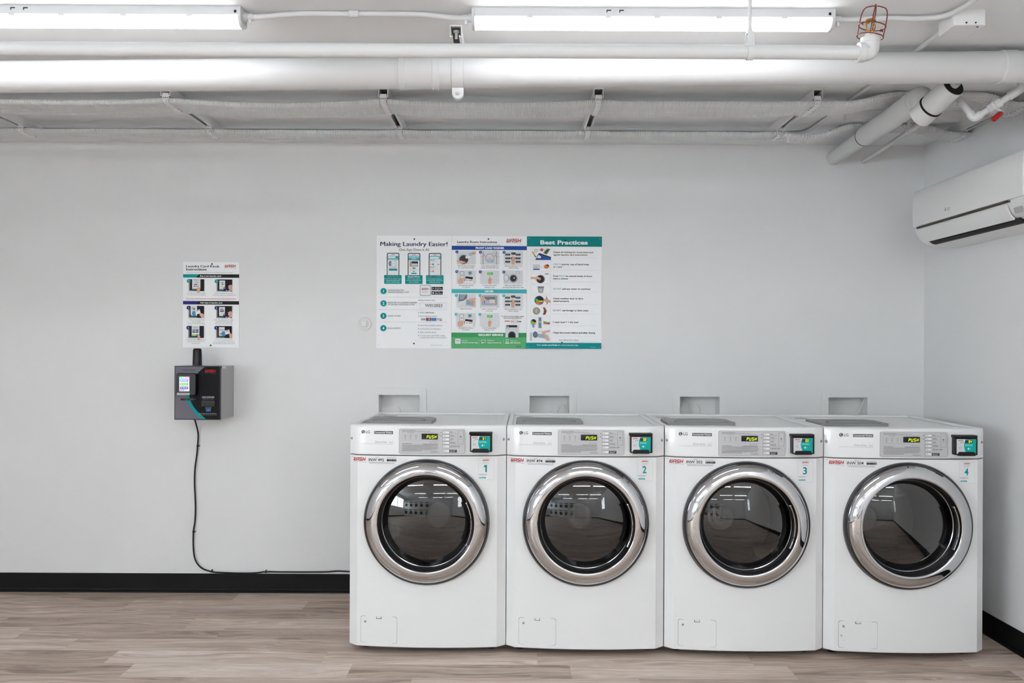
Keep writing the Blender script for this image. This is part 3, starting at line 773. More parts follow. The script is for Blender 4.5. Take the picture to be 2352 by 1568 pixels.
def draw_app(s):
    s.text('Making Laundry Easier!', 138, 994, 196, 52, (42, 70, 138), .02)
    s.text('One App Does It All', 376, 758, 260, 32, DARK)
    for i, (x0, nmx) in enumerate(((220, 'Mobile Payment'), (488, 'Request Service'), (756, 'Machine Availability'))):
        s.rrect(x0, 286, x0+160, 600, 20, (60, 58, 62)); s.rrect(x0+10, 296, x0+150, 600, 14, (236, 238, 240))
        s.wash(x0+55, x0+105, 303, 316, swoosh=False)
        if i == 0:
            s.rect(x0+10, 325, x0+150, 380, (120, 196, 206)); s.rect(x0+16, 333, x0+110, 351, (245, 245, 245)); s.rect(x0+110, 333, x0+142, 351, TEAL)
            s.rect(x0+30, 372, x0+126, 490, (214, 216, 222)); s.circ(x0+82, 424, 34, (240, 244, 246)); s.circ(x0+82, 424, 29, (150, 205, 215)); s.circ(x0+82, 424, 25, (240, 244, 246)); s.circ(x0+42, 424, 17, (90, 94, 104), 18, 32); s.circ(x0+44, 424, 8, (170, 174, 180), 18, 20)
            s.text('24', x0+70, x0+94, 432, 16, TEAL); s.rrect(x0+28, 490, x0+134, 515, 4, TEAL)
        elif i == 1:
            s.rect(x0+10, 320, x0+150, 352, (150, 208, 214)); s.rect(x0+10, 350, x0+150, 382, (70, 178, 186)); s.circ(x0+80, 344, 7, (250, 250, 250)); s.lines(x0+45, x0+115, 358, 1, 8, 7, (235, 245, 246))
            s.rect(x0+24, 395, x0+132, 462, (176, 178, 182)); s.rect(x0+50, 395, x0+132, 418, (36, 36, 40)); s.rect(x0+28, 395, x0+42, 460, (214, 160, 90)); s.rect(x0+56, 430, x0+120, 446, (225, 225, 228))
            s.rrect(x0+60, 474, x0+98, 490, 3, TEAL); s.rect(x0+24, 505, x0+136, 507, MID); s.rect(x0+66, 520, x0+92, 532, MID); s.rrect(x0+46, 543, x0+112, 557, 3, TEAL)
        else:
            s.rect(x0+10, 322, x0+150, 364, (120, 196, 206)); s.rect(x0+16, 338, x0+126, 358, (240, 244, 246))
            for yy in (374, 463): s.lines(x0+14, x0+90, yy, 1, 8, 7, GR)
            for yy in (400, 490): s.circ(x0+26, yy, 8, (190, 214, 220)); s.circ(x0+56, yy, 8, (190, 214, 220)); s.rect(x0+80, yy-3, x0+100, yy+3, LB)
            s.circ(x0+26, 430, 8, (230, 150, 150)); s.circ(x0+56, 432, 12, (90, 150, 170)); s.rect(x0+110, 428, x0+138, 436, MID); s.circ(x0+26, 521, 8, (230, 150, 150)); s.circ(x0+57, 521, 12, (222, 150, 120))
        s.rrect(x0-33, 572, x0+190, 685, 5, TEAL); s.text(nmx, x0+78, None, 600, 17, (245, 250, 250), .02, w='c')
        for j, l in enumerate((('Pay with your phone, view', 'transaction history and', 'request refunds in app'), ('Easily create, submit', 'and get confirmation of', 'service requests'), ('Find available machines', 'in the laundry room from', 'wherever you are'))[i]): s.text(l, x0+78, None, 625+j*21, 13, (225, 242, 242), w='c')
    for k, (y, ls) in enumerate(((778, ('DOWNLOAD THE', 'WASH-CONNECT APP')), (936, ('REGISTER IN LAUNDRY ROOM', 'OR ENTER LOCATION CODE')), (1098, ('LOAD MONEY',)), (1256, ('DO LAUNDRY',)))):
        s.circ(181, y, 39, TEAL, 28); s.text(str(k+1), 181, None, y+17, 34, (248, 250, 250), .02, w='c')
        for j, l in enumerate(ls): s.text(l, 238, (505 if j else 440) if k == 0 else ((578 if j else 606) if k == 1 else 406), y-2+j*27 if len(ls) == 2 else y+9, 18, (84, 80, 86))
    s.rect(238, 938, 276, 958, (246, 247, 249)); s.text('OR', 238, 274, 956, 18, TEAL)
    for y in (857, 1016, 1176):
        for q in range(44): s.rect(125+q*20, y-1.5, 138+q*20, y+1.5, (150, 178, 188), False)
        s.k += 1
    s.rrect(646, 698, 782, 836, 16, (110, 108, 116)); s.rrect(651, 703, 777, 831, 13, (238, 239, 241)); s.wash(668, 762, 737, 760, swoosh=False); s.text('CONNECT', 672, 756, 794, 14, MID)
    for y, l in ((722, 'Google Play'), (779, 'App Store')): s.rrect(796, y, 937, y+41, 4, (30, 30, 34)); s.text(l, 836, 930, y+31, 15, (240, 240, 240), .01); s.text('GET IT ON', 838, 896, y+12, 7, (220, 220, 220))
    s.poly([(806, 728), (828, 742), (806, 757)], (90, 190, 200)); s.poly([(806, 728), (816, 742), (806, 757)], (230, 120, 80)); s.circ(816, 801, 10, (235, 235, 235)); s.poly([(816, 789), (822, 784), (820, 791)], (235, 235, 235))
    s.circ(632, 894, 6, TEAL); s.text('Enter location code', 652, 834, 901, 15, GR); s.frame(647, 926, 988, 996, 2, (168, 180, 188)); s.text('W012023', 711, 934, 980, 37, (70, 66, 70))
    s.circ(632, 1054, 6, TEAL); s.text('Select', 652, 704, 1061, 15, GR); s.text('Add Funds', 716, 828, 1061, 15, DARK, .02); s.circ(632, 1098, 6, TEAL); s.text('Enter payment method', 652, 868, 1105, 15, GR)
    s.rect(658, 1121, 720, 1158, (222, 223, 226)); s.text('VISA', 662, 717, 1149, 18, (40, 44, 90), .02); s.rect(726, 1121, 789, 1158, (46, 62, 140)); s.circ(747, 1139, 14, (206, 60, 50)); s.circ(768, 1139, 14, (226, 160, 70)); s.rect(795, 1121, 857, 1158, (70, 140, 214)); s.text('AMEX', 802, 850, 1146, 12, (235, 240, 245), .02); s.rect(866, 1121, 928, 1158, (228, 228, 228)); s.poly([(928, 1140), (928, 1158), (890, 1158)], (226, 100, 50)); s.text('DISCOVER', 869, 925, 1138, 9, DARK, .02)
    for y, l, x in ((1218, 'Search for available machines', 934), (1262, 'Load laundry and detergent', 914), (1306, 'Select machine & pay', 856), (1349, 'To start cycle, select fabric setting', 970)): s.circ(632, y, 6, TEAL); s.text(l, 652, x, y+7, 15, GR)
    s.text('or push start button on the machine', 652, 986, 1381, 15, GR); s.text('Make Laundry Easier for Residents', 784, 938, 1475, 8, GR)
    for x, y in ((128, 113), (1004, 118), (123, 1467), (997, 1471)): s.circ(x, y, 4, (170, 172, 176))
def draw_instr(s):
    W = (240, 243, 244)
    s.text('Laundry Room Instructions', 111, 622, 160, 29, DARK, .022); s.text('Please use machines at your own risk. WASH is not responsible for damage due to misuse or overloading.', 108, 668, 187, 8, DARK, .01)
    s.wash(740, 942, 103, 150)
    s.rect(43, 196, 1004, 248, (42, 78, 158)); s.text('FRONT LOAD WASHER', 348, 716, 236, 27, W, .045)
    s.rect(43, 752, 1004, 804, (78, 184, 190)); s.text('DRYER', 470, 582, 793, 27, W, .045)
    s.rect(43, 1310, 1004, 1370, (66, 158, 98)); s.rect(43, 1368, 1004, 1513, (98, 180, 120)); s.text('REQUEST SERVICE', 390, 706, 1352, 27, W, .045)
    def cell(x, y, n, c, ls):
        s.rect(x, y, x+244, y+173, (222, 224, 227))
        for j, l in enumerate(ls): s.text(l, x+122, None, y+197+j*24, 15, (74, 72, 78), .005, w='c')
    def num(x, y, n, c): s.circ(x, y, 19, c); s.text(str(n), x, None, y+8, 16, (245, 245, 248), .02, w='c')
    X = (107, 409, 710)
    cell(X[0], 263, 1, BLU, ('Add 1/4 cup of detergent', 'or 1 pod inside cylinder'))
    s.circ(190, 370, 70, (196, 200, 204), 28); s.circ(196, 372, 56, (64, 66, 72), 28); s.poly([(107, 380), (170, 388), (214, 402), (222, 418), (180, 420), (107, 402)], SKIN); s.circ(208, 408, 14, (226, 130, 80)); s.poly([(216, 330), (270, 324), (276, 352), (222, 360)], (240, 240, 242)); s.poly([(262, 288), (312, 282), (300, 322), (262, 324)], (170, 200, 214)); s.poly([(296, 276), (351, 268), (351, 300), (306, 314)], SKIN)
    cell(X[1], 263, 2, BLU, ('Load clothes loosely and', 'evenly below        fill level')); s.text('MAX', 532, 576, 484, 15, (214, 50, 50), .02)
    s.rect(443, 263, 448, 436, GR); s.rect(614, 263, 619, 436, GR); s.rrect(568, 263, 610, 292, 4, GR); s.rrect(571, 266, 607, 289, 3, (228, 230, 232)); s.circ(530, 352, 58, MID, 28); s.circ(530, 352, 52, (226, 228, 232), 28); s.circ(530, 352, 46, MID, 28); s.circ(530, 352, 43, (232, 234, 236), 28); s.poly([(492, 372), (566, 372), (552, 392), (508, 392)], (196, 186, 222)); s.poly([(490, 350), (528, 342), (566, 356), (566, 372), (492, 372)], (190, 212, 228)); s.poly([(510, 340), (556, 340), (560, 356), (528, 346)], (230, 214, 180)); s.poly([(552, 408), (584, 376), (590, 382), (560, 414)], (110, 180, 206))
    s.rect(412, 333, 652, 336, (216, 110, 110)); s.poly([(454, 306), (464, 306), (464, 318), (459, 325), (454, 318)], (206, 60, 60)); s.poly([(594, 308), (604, 308), (604, 320), (599, 327), (594, 320)], (206, 60, 60))
    def keypad(y):
        for a, b in ((738, 296), (870, 296), (738, 343), (806, 343), (870, 343), (738, 387), (870, 387)): s.rrect(a-8, y+b-263, a+54, y+b-241, 3, (40, 40, 44)); s.lines(a+2, a+44, y+b-255, 1, 6, 6, (150, 152, 156))
        s.rrect(806, y+16, 860, y+44, 3, (40, 40, 44)); s.lines(814, 850, y+28, 1, 6, 6, (150, 152, 156)); hand(s, 828, y+44, .8)
    cell(X[2], 263, 3, BLU, ('Select temperature / soil', '/ fabric settings')); keypad(263)
    def pay(y):
        s.rrect(147, y+15, 201, y+120, 10, GR); s.rrect(151, y+19, 197, y+116, 8, (232, 233, 236)); s.rect(151, y+50, 197, y+52, MID); s.rect(164, y+62, 184, y+70, GR); s.poly([(122, y+120), (150, y+108), (172, y+92), (200, y+110), (194, y+150), (178, y+173), (130, y+173)], SKIN)
        s.poly([(252, y+16), (300, y+8), (306, y+48), (262, y+60)], (150, 176, 190)); s.circ(278, y+34, 15, (110, 136, 152)); s.poly([(222, y+76), (316, y+86), (308, y+124), (214, y+112)], (42, 42, 48)); s.poly([(212, y+100), (320, y+116), (316, y+172), (208, y+160)], (240, 240, 242)); s.rect(228, y+118, 248, y+132, (216, 170, 70)); s.wash(262, 314, y+120, y+134, swoosh=False); s.poly([(212, y+100), (220, y+101), (214, y+140), (208, y+140)], BLU)
    def start(y): s.rect(499, y+25, 570, y+55, (92, 196, 80)); s.lines(512, 556, y+36, 1, 8, 8, (200, 236, 196)); hand(s, 531, y+62, .7)
    cell(X[0], 512, 4, BLU, ('Use payment method', 'on machine')); pay(512)
    cell(X[1], 512, 5, BLU, ('To start, press fabric', 'setting or start')); start(512)
    cell(X[2], 512, 6, BLU, ('After use, clean machine', 'and keep fresh with door open'))
    s.rect(913, 520, 916, 684, LG_); s.rrect(868, 520, 912, 546, 4, MID); s.rrect(871, 523, 909, 543, 3, (230, 232, 234)); s.circ(834, 612, 56, (170, 174, 180), 28); s.circ(834, 612, 41, (58, 54, 62), 28); s.circ(844, 606, 9, (240, 240, 240)); s.circ(744, 608, 33, MID, 26, 48); s.circ(742, 608, 27, (226, 228, 232), 26, 42)
    T2 = (70, 180, 188)
    cell(X[0], 816, 1, T2, ('Clean lint screen',)); s.poly([(140, 818), (246, 818), (240, 870), (200, 900), (130, 912)], (110, 124, 136)); s.poly([(150, 818), (236, 818), (200, 880), (144, 900)], (150, 164, 176)); s.poly([(107, 965), (240, 880), (244, 890), (110, 980)], (236, 238, 240)); s.poly([(232, 882), (340, 900), (346, 978), (224, 960)], (176, 190, 202)); s.poly([(236, 890), (330, 906), (332, 960), (234, 946)], (150, 166, 182)); s.poly([(264, 874), (350, 862), (350, 890), (300, 910), (280, 922)], SKIN); s.poly([(316, 930), (350, 900), (350, 968), (324, 972)], SKIN); s.circ(162, 888, 7, (206, 60, 60)); s.circ(216, 856, 7, (206, 60, 60))
    cell(X[1], 816, 2, T2, ('Load 1 wash load and', 'close door')); s.rrect(432, 834, 622, 956, 16, GR); s.rrect(438, 840, 616, 950, 14, (208, 211, 216)); s.rrect(454, 848, 608, 940, 12, (120, 128, 136)); s.rect(470, 890, 600, 936, (196, 186, 222)); s.rect(530, 884, 600, 930, (226, 222, 200)); s.poly([(409, 858), (450, 850), (498, 890), (500, 906), (440, 900), (409, 880)], SKIN); s.rect(628, 816, 632, 990, MID); s.rect(418, 880, 421, 990, MID)
    cell(X[2], 816, 3, T2, ('Select temperature / soil', '/ fabric settings')); keypad(816)
    cell(X[0]-3, 1060, 4, T2, ('Use payment method', 'on machine')); pay(1060)
    cell(X[1]-3, 1060, 5, T2, ('To start, press fabric', 'setting or start')); start(1060)
    for i, (a, b) in enumerate(((109, 276), (411, 278), (713, 280), (109, 529), (410, 531), (711, 532))): num(a, b, i+1, BLU)
    for i, (a, b) in enumerate(((106, 834), (408, 834), (711, 835), (104, 1076), (407, 1077))): num(a, b, i+1, T2)
    s.text('To submit a service request, simply', 678, 970, 1106, 15, DARK, .02); s.text('report the 6-digit machine ID.', 708, 944, 1127, 14, DARK, .02)
    s.wash(724, 796, 1152, 1170, swoosh=False); s.text('ABC 123', 808, 892, 1172, 16, DARK); s.rect(898, 1160, 938, 1170, DARK)
    for k in range(20):
        u = 2*PI*k/20; s.line([(850+46*math.cos(u), 1164+22*math.sin(u)), (850+46*math.cos(u+.32), 1164+22*math.sin(u+.32))], 2.5, (214, 90, 90))
    s.rect(735, 1212, 903, 1370, (214, 218, 222)); s.rect(750, 1212, 884, 1240, (46, 46, 50)); s.rect(758, 1224, 776, 1234, (220, 220, 222)); s.lines(742, 790, 1254, 1, 6, 5, (200, 90, 90))
    s.poly([(818+48*math.cos(u), 1340-48*math.sin(u)) for u in [PI*k/16 for k in range(17)]]+[(770, 1370), (866, 1370)], (70, 72, 78)); s.poly([(818+34*math.cos(u), 1342-34*math.sin(u)) for u in [PI*k/16 for k in range(17)]]+[(784, 1370), (852, 1370)], (40, 40, 46))
    s.rrect(92, 1388, 162, 1454, 7, (236, 238, 240)); s.wash(104, 152, 1408, 1420, swoosh=False); s.text('CONNECT', 106, 150, 1438, 8, MID)
    s.text('Use the', 176, 252, 1418, 18, W); s.text('WASH-Connect App', 176, 382, 1446, 18, W, .02); s.text('Online at', 502, 588, 1418, 18, W); s.text('wash.com/service', 502, 686, 1446, 18, W, .02); s.text('Call us at', 798, 888, 1420, 18, W); s.text('800.342.5932', 798, 930, 1447, 18, W, .02)
    s.frame(426, 1400, 480, 1434, 4, W); s.rect(428, 1440, 482, 1446, W); s.frame(744, 1394, 776, 1426, 5, W); s.poly([(728, 1448), (740, 1434), (778, 1434), (790, 1448)], W); s.rect(396, 1394, 399, 1462, (190, 226, 200)); s.rect(711, 1394, 714, 1462, (190, 226, 200)); s.lines(878, 944, 1484, 1, 6, 7, (40, 100, 66))
def draw_best(s):
    W = (240, 243, 244)
    s.rect(57, 73, 1020, 204, (6, 134, 134)); s.text('Best Practices', 228, 838, 177, 54, W, .035)
    rows = ((230, 377, 286, ('Check all clothing for loose items and', 'tag for laundry care instructions'), (906, 832)), (396, 525, 441, ('         1 quarter cup of liquid soap', 'or 1 pod'), (854, 506)), (548, 677, 592, ('Pods             be placed inside of drum', 'before clothes'), (894, 586)), (694, 812, 757, ('                add any water to machines',), (874,)), (833, 957, 881, ('Check machine door or lid is', 'closed properly'), (780, 602)), (974, 1096, 1034, ('                use foreign or bent coins',), (848,)), (1114, 1252, 1185, ('1 wash load = 1 dry load',), (718,)), (1272, 1418, 1320, ('Clean lint screen before and after drying',), (936,)))
    for y0, y1, b, ls, xe in rows:
        s.frame(106, y0, 365, y1, 1.6, (204, 206, 212))
        for j, l in enumerate(ls):
            x0 = 396
            l2 = l.lstrip()
            if l.startswith(' '): x0 = {441: 482, 757: 512, 1034: 512}[b]
            if l.startswith('Pods'): s.text('Pods', 396, 460, b, 20, DARK, .022); l2 = 'be placed inside of drum'; x0 = 560
            s.text(l2, x0, xe[j], b+j*33, 20, DARK, .022)
        s.rect(396, b+(64 if len(ls) == 2 else 32), 972, b+(65.5 if len(ls) == 2 else 33.5), (198, 201, 206))
    for tx, x0, x1, b in (('ONLY', 397, 468, 441), ('MUST', 470, 550, 592), ('DO NOT', 396, 502, 757), ('DO NOT', 394, 500, 1034)): s.text(tx, x0, x1, b, 20, (90, 160, 166))
    s.poly([(164, 377), (200, 300), (216, 288), (365, 340), (365, 377)], (52, 92, 160)); s.poly([(182, 350), (206, 312), (238, 334), (232, 354)], (236, 236, 238)); s.poly([(216, 288), (365, 338), (365, 350), (210, 300)], (24, 32, 60)); s.poly([(118, 268), (132, 264), (172, 330), (170, 344), (158, 338)], (212, 170, 60)); s.poly([(158, 338), (172, 326), (172, 346)], (150, 60, 40)); s.circ(170, 258, 20, (150, 130, 110)); s.circ(170, 258, 15, (246, 247, 249)); s.circ(246, 246, 20, (220, 90, 96)); s.poly([(206, 240), (226, 250), (206, 258)], (200, 190, 200)); s.poly([(266, 240), (290, 236), (280, 256)], (200, 190, 200)); s.poly([(314, 232), (356, 236), (312, 306), (266, 290)], (108, 128, 70)); s.poly([(318, 246), (338, 248), (306, 290), (288, 284)], (70, 92, 44))
    s.poly([(132, 436), (228, 436), (220, 505), (140, 505)], (214, 217, 224)); s.rect(138, 492, 222, 505, (64, 80, 160)); s.text('1/4 cup', 144, 190, 482, 10, GR); s.text('or', 236, 258, 474, 12, GR); s.circ(308, 462, 32, (226, 112, 58), 24, 24); s.poly([(290, 442), (320, 432), (342, 446), (340, 464), (322, 448)], (38, 44, 84)); s.poly([(272, 452), (300, 452), (296, 464)], (240, 150, 100))
    s.circ(230, 622, 62, (176, 180, 186), 26, 54); s.circ(232, 624, 48, (52, 52, 58), 26, 50); s.rect(288, 553, 336, 561, GR); s.rect(356, 550, 359, 676, LG_); s.poly([(107, 596), (200, 594), (240, 612), (232, 630), (190, 624), (107, 622)], SKIN); s.circ(220, 630, 16, (226, 122, 66), 20, 12)
    s.poly([(192, 716), (280, 716), (266, 792), (208, 792)], (168, 172, 176)); s.poly([(200, 722), (272, 722), (270, 736), (204, 736)], (120, 124, 130)); s.poly([(212, 792), (262, 792), (258, 797), (216, 797)], (110, 114, 118)); s.rect(222, 745, 250, 785, (196, 199, 202))
    s.circ(216, 896, 66, (190, 200, 214), 28, 60); s.circ(218, 896, 58, (48, 50, 58), 28, 56); s.poly([(166, 876), (186, 870), (212, 900), (206, 924), (176, 920)], (98, 196, 90)); s.poly([(168, 914), (210, 920), (248, 930), (228, 950), (192, 948)], (228, 120, 60)); s.poly([(206, 896), (276, 900), (268, 918), (214, 918)], (224, 206, 70)); s.poly([(238, 918), (268, 916), (250, 944), (230, 944)], (112, 78, 160)); s.poly([(300, 834), (322, 870), (326, 930), (310, 956), (318, 900)], GR); s.poly([(276, 880), (310, 870), (362, 900), (362, 926), (310, 924), (286, 908)], SKIN)
    s.circ(182, 1032, 47, (196, 160, 70), 28); s.circ(182, 1032, 36, (146, 162, 180), 28); s.poly([(176, 1008), (190, 1008), (184, 1056), (168, 1056)], (190, 200, 212)); s.poly([(262, 986), (292, 990), (314, 1030), (298, 1076), (262, 1080), (276, 1050), (278, 1014)], (128, 66, 54)); s.poly([(276, 992), (294, 1000), (304, 1032), (296, 1060), (292, 1030)], (170, 100, 84))
    s.circ(145, 1174, 36, (48, 48, 54)); s.poly([(110, 1160), (130, 1158), (150, 1180), (146, 1206), (116, 1196)], (98, 196, 90)); s.poly([(116, 1194), (176, 1184), (170, 1200), (148, 1208)], (228, 140, 60)); s.poly([(140, 1180), (180, 1176), (178, 1186), (142, 1190)], (224, 206, 70)); s.poly([(128, 1206), (158, 1206), (156, 1246), (128, 1240)], (86, 160, 220)); s.rect(209, 1114, 246, 1252, (120, 138, 152)); s.rect(218, 1164, 238, 1182, (200, 208, 214)); s.frame(262, 1134, 356, 1216, 1.5, (204, 206, 212)); s.poly([(272, 1160), (300, 1172), (354, 1172), (354, 1202), (272, 1202)], (110, 80, 150)); s.poly([(272, 1186), (320, 1180), (316, 1202), (272, 1202)], (228, 120, 60)); s.poly([(272, 1158), (304, 1172), (300, 1186), (272, 1184)], (98, 196, 90)); s.poly([(310, 1176), (354, 1170), (354, 1184), (314, 1186)], (224, 206, 70))
    s.rect(100, 1310, 126, 1416, (196, 205, 214)); s.circ(168, 1336, 30, (78, 90, 104), 22, 40); s.circ(168, 1334, 22, (110, 124, 140), 22, 30); s.poly([(204, 1322), (312, 1340), (308, 1388), (200, 1370)], (166, 182, 200)); s.poly([(254, 1294), (357, 1276), (357, 1300), (300, 1310), (250, 1340)], SKIN); s.poly([(290, 1352), (330, 1340), (340, 1380), (357, 1412), (320, 1416), (304, 1390)], SKIN); s.poly([(196, 1298), (250, 1280), (254, 1288), (204, 1306)], (206, 210, 216))
    s.text('Scan QR to See Videos', 470, 726, 1414, 19, (80, 150, 156), 0, .3)
    s.rect(49, 1440, 1016, 1516, (8, 146, 148)); s.text('Visit', 186, 240, 1478, 19, W); s.text('wash.com/help', 248, 452, 1478, 19, W, .022); s.text('for more laundry tips', 460, 720, 1478, 19, W); s.lines(876, 946, 1492, 1, 5, 6, (120, 200, 200))
    for x, y in ((83, 100), (994, 104), (74, 1492), (985, 1496)): s.circ(x, y, 4, (190, 220, 220))
def draw_kiosk(s):
    W = (240, 243, 244)
    s.text('Laundry Card Kiosk', 134, 702, 145, 37, DARK, .03); s.text('Instructions', 134, 484, 198, 37, DARK, .03); s.wash(788, 990, 99, 144)
    s.text('The laundry machines at this property use a contactless laundry card system.', 134, 936, 238, 15, (150, 150, 156))
    for y, c, l in ((262, TEAL, 'Buy a new laundry card:'), (720, NAVY, 'Add value to laundry card:')):
        s.rect(82, y, 1040, y+59, (36, 34, 36)); s.poly([(82, y), (354, y), (302, y+59), (82, y+59)], c); s.text(l, 374, 735 if c == TEAL else 756, y+41, 23, W, .03)
    def cell(x, y, h, kind, n, c, ls):
        s.rect(x, y, x+266, y+h, (36, 34, 38)); s.rect(x, y, x+20, y+h, (140, 138, 146)); s.poly([(x, y+h-16), (x+140, y+h-16), (x+140, y+h), (x, y+h)], (140, 138, 146)); s.rect(x+78, y+h-18, x+118, y+h, TEAL)
        w0 = x+58 if kind in 'ac' else (x+46 if kind != 'b' else x+46)
        w1 = x+198 if kind == 'a' else (x+190 if kind == 'c' else x+144)
        s.rect(w0, y+(18 if kind in 'bdf' else 0), w1, y+h-34, (232, 233, 236)); s.rect(w0, y+h-48, w1, y+h-44, GR)
        if kind == 'a': s.lines(w0+24, w1-24, y+6, 1, 10, 8, GR); s.circ(x+136, y+54, 28, (170, 172, 178)); s.circ(x+136, y+54, 24, (232, 233, 236)); s.text('NFC', x+112, x+160, y+62, 16, GR); s.rect(x+88, y+86, x+148, y+100, NAVY); s.lines(w0+22, w1-30, y+116, 1, 10, 10, DARK); hand(s, x+164, y+96, .85, 1)
        if kind in 'bd':
            if kind == 'b': s.lines(w0+18, w1-18, y+44, 2, 14, 9, MID); s.rect(w0+40, y+78, w1-28, y+94, GR)
            else: s.lines(w0+18, w1-18, y+36, 2, 12, 8, MID); s.rect(w0+16, y+62, w1-16, y+76, NAVY); s.rect(w0+16, y+86, w1-16, y+102, NAVY)
            s.rect(w0+36, y+120, w0+64, y+134, (216, 204, 40))
            s.poly([(x+118, y+140), (x+140, y+126), (x+200, y+138), (x+214, y+176), (x+170, y+204), (x+116, y+198)], (36, 42, 96)); s.circ(x+138, y+148, 11, (210, 180, 110)); s.rect(x+156, y+186, x+184, y+198, (226, 228, 232)); s.poly([(x+196, y+110), (x+230, y+90), (x+266, y+94), (x+266, y+190), (x+220, y+206), (x+186, y+204), (x+222, y+170), (x+226, y+140), (x+200, y+136)], SKIN); s.circ(x+214, y+150, 11, (236, 236, 238))
        if kind in 'ef':
            if kind == 'e': s.rect(x+36, y, x+138, y+150, (232, 233, 236)); s.lines(x+54, x+118, y+22, 2, 14, 8, MID); s.rect(x+74, y+48, x+112, y+66, GR)
            else: s.lines(w0+16, w1-10, y+56, 2, 12, 8, MID); s.rect(w0+20, y+124, w0+60, y+142, (206, 40, 46))
            dx = 0 if kind == 'e' else 30
            s.poly([(x+66+dx, y+96), (x+116+dx, y+82), (x+128+dx, y+168), (x+76+dx, y+176), (x+60+dx, y+140)], (70, 164, 180)); s.poly([(x+70+dx, y+130), (x+122+dx, y+116), (x+128+dx, y+168), (x+76+dx, y+176)], (78, 150, 206)); s.poly([(x+114+dx, y+78), (x+192+dx, y+58), (x+206+dx, y+124), (x+128+dx, y+150)], (238, 238, 240)); s.poly([(x+134+dx, y+82), (x+184+dx, y+70), (x+186+dx, y+80), (x+136+dx, y+92)], WASHRED); s.poly([(x+186+dx, y+130), (x+210+dx, y+120), (x+266, y+140), (x+266, y+206), (x+230, y+206), (x+196+dx, y+166)], SKIN)
        if kind == 'c': s.lines(w0+18, w1-18, y+14, 2, 20, 9, MID); [s.rect(w0+a, y+b, w0+a+50, y+b+20, cc) for a, b, cc in ((12, 62, (30, 130, 90)), (68, 62, NAVY), (12, 94, NAVY), (68, 94, NAVY), (12, 146, (216, 204, 40)), (70, 146, (20, 150, 110)))]; s.k += 1; hand(s, x+176, y+130, .7, 1)
        s.circ(x, y+32, 33, c, 24); s.text(str(n), x, None, y+45, 27, W, .02, w='c')
        cx = x+136 if x < 400 else x+130
        for j, l in enumerate(ls): s.text(l, cx, None, y+h+40+j*30, 17, (150, 150, 154), w='c')
    cell(180, 348, 204, 'a', 1, TEAL, ('Press Buy Card on the display.', 'Card price/tax will be displayed.')); cell(658, 350, 206, 'b', 2, TEAL, ('Follow instructions on the screen', 'to purchase with your credit/debit card'))
    s.text('New cards purchased from kiosk contain $0 value and must be loaded with funds.', 138, 986, 690, 18, (190, 60, 66), .012, .15)
    cell(180, 804, 205, 'e', 1, NAVY, ('Hold your Laundry Card', 'near the display.', 'The card balance will appear.')); cell(658, 804, 205, 'd', 2, NAVY, ('Follow instructions on the screen', 'to use your desired payment', 'option or enter a value code.'))
    cell(180, 1146, 204, 'c', 3, NAVY, ('Select and Confirm the amount of', 'value you want to load on the', 'Laundry Card.')); cell(658, 1146, 204, 'f', 4, NAVY, ('Follow the instructions on the', 'screen and hold your Laundry Card', 'near the display to finish adding value.'))
def build_posters():
    W, Hh = .4064, .6096
    p = at(951, 670.5, D)
    g = 'row of three laundry posters'
    poster('poster', 'white poster titled Making Laundry Easier, left of the row of three', g, p.x, p.z, W, Hh, (90, 65, 1047, 1512), draw_app, ((571, 108), (571, 1451)))
    poster('poster', 'laundry room instructions poster with blue and green bands, middle of three', g, p.x+.4077, p.z, W, Hh, (43, 70, 1004, 1513), draw_instr, ((513, 108), (466, 1444)))
    poster('poster', 'Best Practices poster with teal header, right of the row of three', g, p.x+.8154, p.z, W, Hh, (57, 73, 1020, 1518), draw_best, ((550, 125), (511, 1437)))
    q = at(485.5, 700, D)
    poster('poster', 'small laundry card kiosk instruction poster above the payment terminal', None, q.x, q.z, .3048, .4635, (82, 55, 1042, 1515), draw_kiosk, ((575, 88), (560, 1476)))
build_posters()

